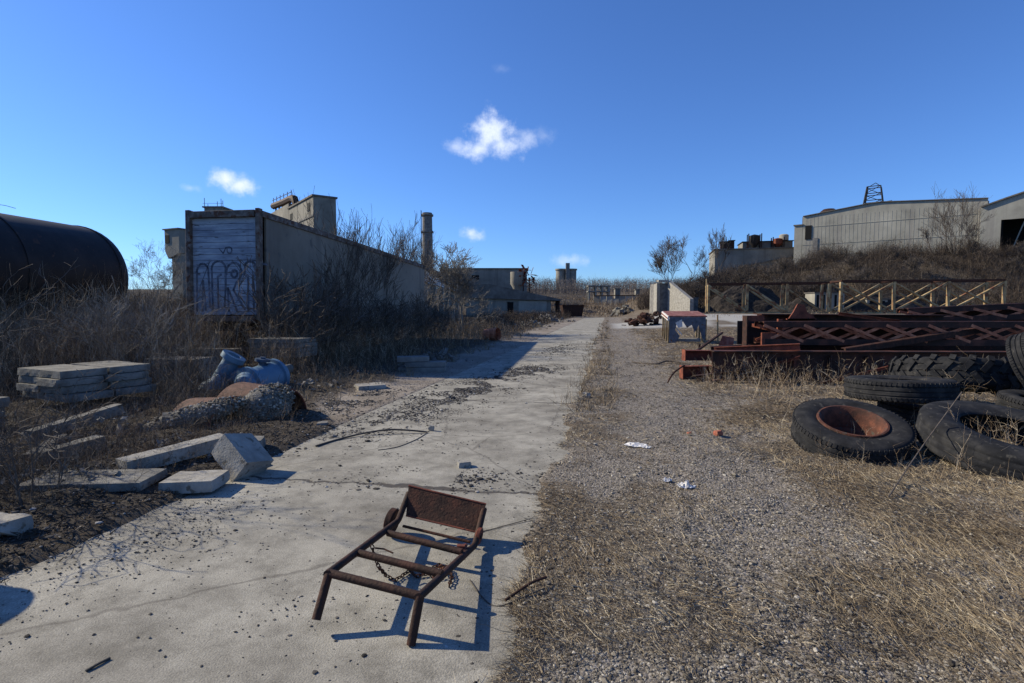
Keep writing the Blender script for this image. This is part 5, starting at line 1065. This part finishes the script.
heap(175, 462, 5.7, .9, .15, 40, 'concrete_dark', 'small rubble around the pale beam and tilted block', 'rubble_heap', 13)
heap(310, 395, 10.2, .9, .2, 40, 'concrete_dark', 'grey rubble on the verge right of the pump', 'rubble_heap', 14)
heap(440, 362, 16.2, 1.0, .35, 40, 'concrete_dark', 'broken concrete bits in the shade of the trailer', 'rubble_heap', 7)
# rubbish on the gravel
def rag(lb, px, py, w, d, h, mt, seed, name='plastic_sheet', cat='rubbish'):
    q = Gt(px, py); n = 26; s = np.linspace(-1, 1, n); X, Y = np.meshgrid(s, s); X = X.ravel(); Y = Y.ravel(); e = 1 + (fbm(X * 1.5 + 9, Y * 1.5, seed) - .5) * .7
    Z = (np.abs(fbm(X * 2.2, Y * 2.2, seed + 5) - .45) * 3.2 * (1.1 - np.sqrt(X ** 2 + Y ** 2) * .7)).clip(0) * h
    V = np.stack([X * e * w / 2 + q.x, Y * e * d / 2 + q.y, Z + hgt(X * e * w / 2 + q.x, Y * e * d / 2 + q.y) + .012], 1) - np.array(q)[None]
    i, j = np.meshgrid(np.arange(n - 1), np.arange(n - 1)); b = (j * n + i).ravel(); keep = (X[b] ** 2 + Y[b] ** 2) < .95; b = b[keep]
    o = npmesh(name, V, np.stack([b, b + 1, b + n + 1, b + n], 1), M[mt], kind=None); o.location = q; tag(o, lb, cat)
    sm = o.modifiers.new('thick', 'SOLIDIFY'); sm.thickness = .004
rag('flat pale plastic sheet lying on the gravel', 635, 447, .26, .22, .03, 'white_rag', 3)
rag('small pale plastic scrap right of the flat sheet on the gravel', 647, 449, .10, .08, .02, 'white_rag', 8)
rag('crumpled white plastic rag on the gravel', 686, 489, .16, .12, .07, 'white_rag', 12, 'plastic_rag')
rag('smaller crumpled white rag left of the larger one on the gravel', 667, 484, .09, .06, .045, 'white_rag', 15, 'plastic_rag')
lump('brick', 'broken red brick lying in the dry grass', 'brick', Gt(718, 435), (.10, .08, .06), 'brick', .4, seed=50)
lump('brick', 'faded red brick crumb left of the broken red brick', 'brick', Gt(689, 434), (.07, .05, .03), 'brick', 1.0, seed=51)
for i, (px, py, s, mt, lb) in enumerate(((586, 398, .16, 'concrete_pale', 'pale concrete lump at the right edge of the road'), (582, 401, .10, 'concrete_dark', 'dark stone beside the pale lump at the road edge'), (595, 446, .05, 'concrete_pale', 'small pale stone on the gravel near the road edge'))):
    lump('stone', lb, 'stone', Gt(px, py), (s, s * .8, s * .6), mt, i, seed=55 + i, chip=s * .5, rough=s * .04)
wire([Gt(505, 607) + Vector((0, 0, .03)), Gt(530, 594) + Vector((0, 0, .05)), Gt(546, 585) + Vector((0, 0, .04))], .008, 'stick', 'brown stick lying across the gravel beside the cart', 'stick', 'rust')
wire([Gt(888, 500) + Vector((0, 0, .02)), P(922, 447, 5.15), P(962, 392, 5.6)], .006, 'stick', 'long brown stem leaning between the rimmed tyre and the big tyre', 'stick', 'bark')
# ------------------------------------------------------------------ ground cover (uncountable)
def fovmask(x, y, pad=1.0): return (y > .9) & (np.abs(x) < y * .95 + pad)
def rand_xy(n, x0, x1, y0, y1, dens):
    x = RG.uniform(x0, x1, n); y = RG.uniform(y0, y1, n); k = RG.random(n) < dens(x, y); return x[k], y[k]
def near_xy(n, dmax, dens, p=1.0, pad=.6, dmin=1.6):
    """points spread with density falling with distance"""
    y = dmin * (dmax / dmin) ** RG.random(n); x = RG.uniform(-1, 1, n) * (y * .97 + pad); k = RG.random(n) < dens(x, y); return x[k], y[k]
def stuff(name, parts, mt, lb, cat):
    V, Fq, rn = merge(parts) if isinstance(parts, list) else parts; return tag(npmesh(name, V, Fq, M[mt], rn), lb, cat)
holes = [(-.6, 3.1, 0)]
# pebbles on the road
def dpeb(x, y):
    u, v = uv(x, y); on = (u > -4.6) & (u < .05) & (v < 85); q = .035 + .15 * smooth(fbm(x * 1.1, y * 1.1, 51), .5, .66)
    def blob(px, py, rx, ry, a):
        g = G(px, py); return a * np.exp(-(((x - g.x) / rx) ** 2 + ((y - g.y) / ry) ** 2)) * smooth(fbm(x * 4, y * 4, 52), .35, .55)
    q = q + blob(525, 373, .9, 1.4, 3) + blob(480, 392, .7, 1.3, 2.2) + blob(440, 402, .8, 1.5, .9) + blob(330, 400, .8, 2.0, 2.0) + blob(390, 430, .8, 1.0, 1.1) + blob(430, 450, .9, .8, .7) + blob(215, 500, .5, .6, .7) + blob(150, 540, .5, .5, .8) + blob(360, 470, .8, .6, .5)
    q = q + 1.5 * smooth(-u, 2.95, 3.05) + .9 * np.exp(-((u + .05) / .12) ** 2)
    q = q + 1.2 * np.exp(-((v - 2.27 - (fbm(x * 3, y * 3, 54) - .5) * .1) / .05) ** 2) + .4 * np.exp(-((u + 3.0) / .06) ** 2)
    return np.where(on, np.clip(q, 0, 1), 0)
x, y = near_xy(110000, 34, dpeb); bx, by, br_ = [], [], []
for px, py, rx, ry, n_ in ((530, 371, .75, 1.1, 5200), (478, 388, .7, 1.4, 5200), (497, 378, .6, .9, 2500), (440, 400, .7, 1.4, 2600), (345, 402, .7, 1.6, 3800), (390, 420, .8, 1.2, 2600), (335, 440, .5, .7, 900), (600, 345, .4, 3, 1500), (560, 350, .8, 4, 1200), (430, 480, .9, .35, 900)):
    g = G(px, py); a_ = RG.normal(0, .5, n_) * rx; b_ = RG.normal(0, .5, n_) * ry; X_ = g.x + a_ + b_ * .17; Y_ = g.y + b_; k = (fbm(X_ * 3, Y_ * 2.2, 57) > .43) & (uv(X_, Y_)[0] < .1)
    bx.append(X_[k]); by.append(Y_[k])
bx = np.concatenate(bx); by = np.concatenate(by); x = np.concatenate([x, bx]); y = np.concatenate([y, by]); r = np.clip(RG.lognormal(math.log(.0036), .48, len(x)), .0018, .02) * (1 + y * .06); r[-len(bx):] *= 1.55
stuff('pebbles', stones(x, y, np.where(uv(x, y)[0] > -3, .004, hgt(x, y)), r), 'pebble', 'dark pebbles and grit scattered over the concrete road', 'pebbles')
# gravel on the right
def dgr(x, y):
    u, v = uv(x, y); nl = fbm(x * .5, y * .5, 31); tr_ = np.exp(-((u - 1.5 - (nl - .5) * .8) / 1.0) ** 2); q = .7 + .4 * tr_ + .25 * smooth(fbm(x * 1.8, y * 1.8, 61), .45, .6)
    return np.where((u > -.12 + (fbm(x * 1.7, y * 1.7, 3) - .47) * .45), np.clip(q, 0, 1) * .95, 0)
x, y = near_xy(460000, 24, dgr); r = np.clip(RG.lognormal(math.log(.0038), .45, len(x)), .002, .018) * (1 + y * .06)
stuff('gravel', stones(x, y, hgt(x, y) - .001, r, .7), 'gravel', 'pale gravel covering the ground right of the road', 'gravel')
# dry grass lying over the gravel
def dgs(x, y):
    u, v = uv(x, y); nl = fbm(x * .5, y * .5, 31); tr_ = np.exp(-((u - 1.5 - (nl - .5) * .8) / .8) ** 2); n = fbm(x * 1.4, y * 1.4, 33)
    q = smooth(n, .36, .54) * .7 + .45 * smooth(u, 1.6, 3.0) + .20 - .25 * np.exp(-((u - .55) / .5) ** 2); q = q * (1 - .85 * tr_ * smooth(y, 2.5, 4)) 
    return np.where(u > .02 + (fbm(x * 1.7, y * 1.7, 3) - .47) * .45, np.clip(q, 0, 1), 0)
x, y = near_xy(420000, 40, dgs); N = len(x)
gust = fbm(x * .9, y * .9, 71) * 6 + RG.normal(-.6, .8, N)
S = strands(np.stack([x, y, hgt(x, y) + .002], 1), gust, np.clip(RG.normal(1.3, .22, N), .1, 1.55), RG.lognormal(math.log(.055), .5, N) * (1 + y * .04), RG.normal(.25, .35, N), 4)
S[:, :, 2] = np.maximum(S[:, :, 2], hgt(S[:, :, 0], S[:, :, 1]) + .002)
hue = np.clip(RG.normal(.5, .25, N) + (fbm(x * 1.1, y * 1.1, 72) - .5) * .9, 0, 1)
stuff('dry_grass', ribbons(S, RG.uniform(.0013, .003, N) * (1 + y * .18), hue), 'straw', 'flattened dry straw coloured grass over the gravel on the right', 'grass')
# taller tufts
def tufts(n, dens, dmax, per, h, name, lb, mt='straw', rb=(.45, .2), dmin=2.0, w=.0022):
    x, y = near_xy(n, dmax, dens, dmin=dmin); hh = RG.uniform(.6, 1.3, len(x)); x = np.repeat(x, per); y = np.repeat(y, per); hh = np.repeat(hh, per); N = len(x); sp = .05 * hh
    x = x + RG.normal(0, 1, N) * sp; y = y + RG.normal(0, 1, N) * sp
    S = strands(np.stack([x, y, hgt(x, y) - .005], 1), RG.uniform(0, 6.28, N), np.abs(RG.normal(.35, .3, N)), h * hh * RG.uniform(.5, 1.2, N), RG.normal(.7, .4, N), 5)
    stuff(name, ribbons(S, RG.uniform(.7, 1.3, N) * w * (1 + y * .12), np.clip(RG.normal(rb[0], rb[1], N), 0, 1)), mt, lb, 'grass')
def dtf(x, y):
    u, v = uv(x, y); n = fbm(x * 1.4, y * 1.4, 33); return np.where(u > .12, .55 * smooth(n, .50, .62) * smooth(u, .2, 2.5) + .22 * np.exp(-((u - .2) / .22) ** 2) + .22 * smooth(u, 2.6, 4), 0)
tufts(6000, dtf, 26, 12, .10, 'grass_tufts', 'tufts of dry brown grass on the right ground')
def dtv(x, y):
    u, v = uv(x, y); return np.where((v > 6) & (v < 80) & ((np.abs(u - .25) < .5) | (u < -3.9) & (u > -6)), .8, 0)
tufts(5500, dtv, 70, 12, .26, 'roadside_grass', 'dry grass along both edges of the far road', rb=(.4, .2), dmin=7, w=.0035)
# pale weeds around the beams and tyres
def box_pts(n, px0, px1, y0, y1):
    y = RG.uniform(y0, y1, n); px = RG.uniform(px0, px1, n); return (px - 512) / F * y, y
x, y = box_pts(520, 700, 1010, 9.6, 11.3); a = weeds(x, y, RG.uniform(.2, .6, len(x)), np.full(len(x), .007), 6, .6, .5, rbase=np.clip(RG.normal(.8, .18, len(x)), 0, 1))
x, y = box_pts(90, 735, 1010, 7.6, 9.8); b = weeds(x, y, RG.uniform(.3, .8, len(x)), np.full(len(x), .006), 5, .35, .4, rbase=np.clip(RG.normal(.8, .15, len(x)), 0, 1))
x, y = box_pts(160, 800, 1020, 4.7, 6.4); c = weeds(x, y, RG.uniform(.1, .34, len(x)), np.full(len(x), .0032), 4, .6, .5, rbase=np.clip(RG.normal(.8, .2, len(x)), 0, 1))
x, y = box_pts(60, 960, 1030, 5.15, 5.5); e = weeds(x, y, RG.uniform(.3, .55, len(x)), np.full(len(x), .004), 5, .5, .5, rbase=np.clip(RG.normal(.8, .2, len(x)), 0, 1))
x, y = box_pts(70, 905, 985, 7.0, 7.4); f = weeds(x, y, RG.uniform(.3, .7, len(x)), np.full(len(x), .004), 5, .4, .5, rbase=np.clip(RG.normal(.75, .2, len(x)), 0, 1))
stuff('pale_weeds', [a, b, c, e, f], 'weeds', 'pale dead weeds tangled round the beam pile and tyres', 'weeds')
# left thicket
PATCH = [(-8.1, 11.6, 1.6), ]
def keepout(x, y):
    k = np.ones(len(x), bool)
    for cx, cy, r in ((-6.85, 8.55, .9), (-6.2, 8.2, .6), (-7.4, 8.6, .6), (-6.3, 7.5, .6), (-6.2, 12.0, .7), (-6.1, 11.4, .5), (-7.0, 10.5, .6), (P(284, 360, 13.1).x, 13.1, .7), (P(-6, 430, 7).x, 6.6, .5), (P(183, 380, 11.2).x, 11.2, .65), (P(252, 384, 10.3).x, 10.3, .85), (P(262, 420, 7.9).x, 7.7, .75), (P(212, 428, 7.3).x, 7.2, .75)):
        k &= (x - cx) ** 2 + (y - cy) ** 2 > r * r
    # under the trailer
    dx = x + 6.44; dy = y - 13.9; a = dx * math.sin(R(9)) + dy * math.cos(R(9)); l = -dx * math.cos(R(9)) + dy * math.sin(R(9)); k &= ~((a > -.1) & (a < 13.2) & (l > -.15) & (l < 2.6)); return k
def dens_left(x, y):
    u, v = uv(x, y); q = smooth(verge(v) - .25 - u, 0, 1.2) * (.35 + .65 * smooth(fbm(x * .9, y * .9, 81), .35, .55)); return np.where((v > 1.0), q, 0)
x, y = rand_xy(46000, -17, -3, 3.6, 18, dens_left); k = keepout(x, y); x, y = x[k], y[k]; u, v = uv(x, y); N = len(x)
inl = smooth(verge(v) - u, .4, 3.6); H = (.12 + 1.15 * inl * smooth(y, 6.5, 11.5) + .25 * inl) * RG.uniform(.5, 1.25, N) * (.8 + .5 * fbm(x * .7, y * .7, 83))
H = np.where(y < 8.5, np.minimum(H, .16 + .22 * RG.random(N) ** 2), H)
stuff('weed_thicket', weeds(x, y, H, RG.uniform(.003, .0065, N) * (1 + y * .03), 4, .32, .6), 'weeds', 'dense thicket of dead brown weeds on the left verge', 'weeds')
# thin scrub lying over the near verge
x, y = near_xy(30000, 9.5, lambda x, y: np.clip(dens_left(x, y) * 1.6, 0, 1), pad=1.2, dmin=3.0); N = len(x)
stuff('verge_scrub', weeds(x, y, RG.uniform(.06, .42, N), RG.uniform(.0018, .0038, N), 6, .7, .6, .6, rbase=np.clip(RG.normal(.45, .28, N), 0, 1)), 'weeds', 'thin tangled twigs and stalks over the near left verge', 'scrub')
# tall sparse stalks
x, y = rand_xy(900, -17, -4.5, 9.0, 17, dens_left); k = keepout(x, y); x, y = x[k], y[k]; N = len(x)
stuff('tall_weeds', weeds(x, y, RG.uniform(1.0, 1.9, N), RG.uniform(.006, .011, N), 7, .22, .5, .3, rbase=np.clip(RG.normal(.6, .25, N), 0, 1)), 'weeds', 'tall pale dead stalks rising out of the thicket before the tank and trailer', 'weeds')
# ramps of thicket beside and behind the trailer
def dens_side(x, y):
    u, v = uv(x, y); return np.where((u < -4.6) & (u > -16), 1.0, 0)
x, y = rand_xy(15000, -14, 3, 13, 40, dens_side); k = keepout(x, y); x, y = x[k], y[k]; u, v = uv(x, y); N = len(x)
H = (.25 + 1.2 * smooth(-u, 4.6, 7.0) * (1 - .55 * smooth(y, 24, 30))) * RG.uniform(.5, 1.25, N); stuff('trailer_side_brush', weeds(x, y, H * .85, RG.uniform(.006, .011, N), 5, .3, .5, .45), 'weeds', 'dark bare brushwood along the side of the trailer', 'brushwood')
x, y = rand_xy(16000, -30, 12, 38, 92, lambda x, y: np.where((uv(x, y)[0] < -5.0) & (uv(x, y)[0] > -14), 1.0, 0)); N = len(x)
stuff('roadside_brush', weeds(x, y, RG.uniform(.3, 1.1, N), RG.uniform(.014, .028, N), 5, .35, .5, .45), 'brush', 'dark brushwood along the left of the far road before the sheds', 'brushwood')
x, y = rand_xy(7000, -45, -9, 18, 60, lambda x, y: np.where((uv(x, y)[0] < -11.5) & (x / y > -1.1), 1.0, 0)); k = keepout(x, y); x, y = x[k], y[k]; N = len(x)
stuff('back_brush', weeds(x, y, RG.uniform(1.0, 2.4, N), RG.uniform(.012, .026, N), 6, .3, .5, .45), 'brush', 'bare brush between the tank and the trailer', 'brushwood')
# embankment brush
def dhill(x, y): return np.where((hgt(x, y) > 1.25), 1.0, .0)
x, y = rand_xy(78000, 14, 105, 58, 98, dhill); k = x / y < 1.02; x, y = x[k], y[k]; N = len(x); n = fbm(x * .25, y * .25, 91)
stuff('embankment_brush', weeds(x, y, RG.uniform(.5, 1.5, N) * (.5 + 1.3 * smooth(n, .35, .6)), RG.uniform(.020, .045, N), 4, .4, .5, .5, rbase=np.clip(RG.normal(.4, .28, N) + (n - .47) * .8, 0, 1)), 'brush', 'dense bare brushwood covering the embankment below the warehouses', 'brushwood')
x, y = rand_xy(9000, 7, 60, 42, 60, lambda x, y: np.where((hgt(x, y) > .6) & (fbm(x * .3, y * .3, 95) > .5), .55, 0)); N = len(x)
stuff('yard_weeds', weeds(x, y, RG.uniform(.15, .55, N), RG.uniform(.012, .022, N), 3, .4, .5), 'weeds', 'low dead weeds in patches over the concrete yard', 'weeds')
x, y = rand_xy(9000, 2.2, 32, 12.5, 40, lambda x, y: np.where((uv(x, y)[0] > 1.5) & (fbm(x * .35, y * .35, 96) > .47), .8 , 0)); N = len(x)
stuff('mid_weeds', weeds(x, y, RG.uniform(.08, .34, N), RG.uniform(.006, .012, N), 4, .5, .5, rbase=np.clip(RG.normal(.72, .2, N), 0, 1)), 'weeds', 'low pale weeds on the gravel between the beams and the yard', 'weeds')
# far field and wood
x, y = rand_xy(16000, -5, 60, 92, 200, lambda x, y: np.where((fbm(x * .12, y * .12, 97) > .40), 1, .25)); N = len(x)
stuff('field_scrub', weeds(x, y, RG.uniform(.3, 1.3, N), RG.uniform(.04, .08, N), 3, .4, .5), 'weeds', 'brown scrub on the field beyond the end of the road', 'scrub')
x, y = rand_xy(7000, -40, 180, 240, 330, lambda x, y: 1 + 0 * x); N = len(x)
stuff('distant_wood', weeds(x, y, RG.uniform(2.5, 6.5, N), RG.uniform(.07, .15, N), 9, .14, .25, .4), 'far_twigs', 'bare wood of many trees along the horizon', 'wood')
# litter at the foot of the left verge
def dlit(x, y):
    u, v = uv(x, y); e = verge(v) + (fbm(x * 1.7, y * 1.7, 3) - .47) * .45; return np.where((u < e + .12), .9 * smooth(e + .1 - u, 0, .25), .02 * (u < -1.6))
x, y = near_xy(70000, 14, dlit); N = len(x); S = strands(np.stack([x, y, hgt(x, y) + .004], 1), RG.uniform(0, 6.28, N), np.clip(RG.normal(1.3, .3, N), 0, 1.7), RG.uniform(.02, .10, N), RG.normal(0, .5, N), 3)
stuff('leaf_litter', ribbons(S, RG.uniform(.002, .010, N) * (1 + y * .05), np.clip(RG.beta(1.5, 2.2, N), 0, 1), tip=.4), 'litter', 'dark leaf litter and twigs along the left verge', 'leaf litter')
x, y = near_xy(26000, 14, dlit); r = np.clip(RG.lognormal(math.log(.009), .5, len(x)), .004, .045)
stuff('verge_stones', stones(x, y, hgt(x, y), r), 'pebble', 'dark stones mixed into the left verge', 'stones')
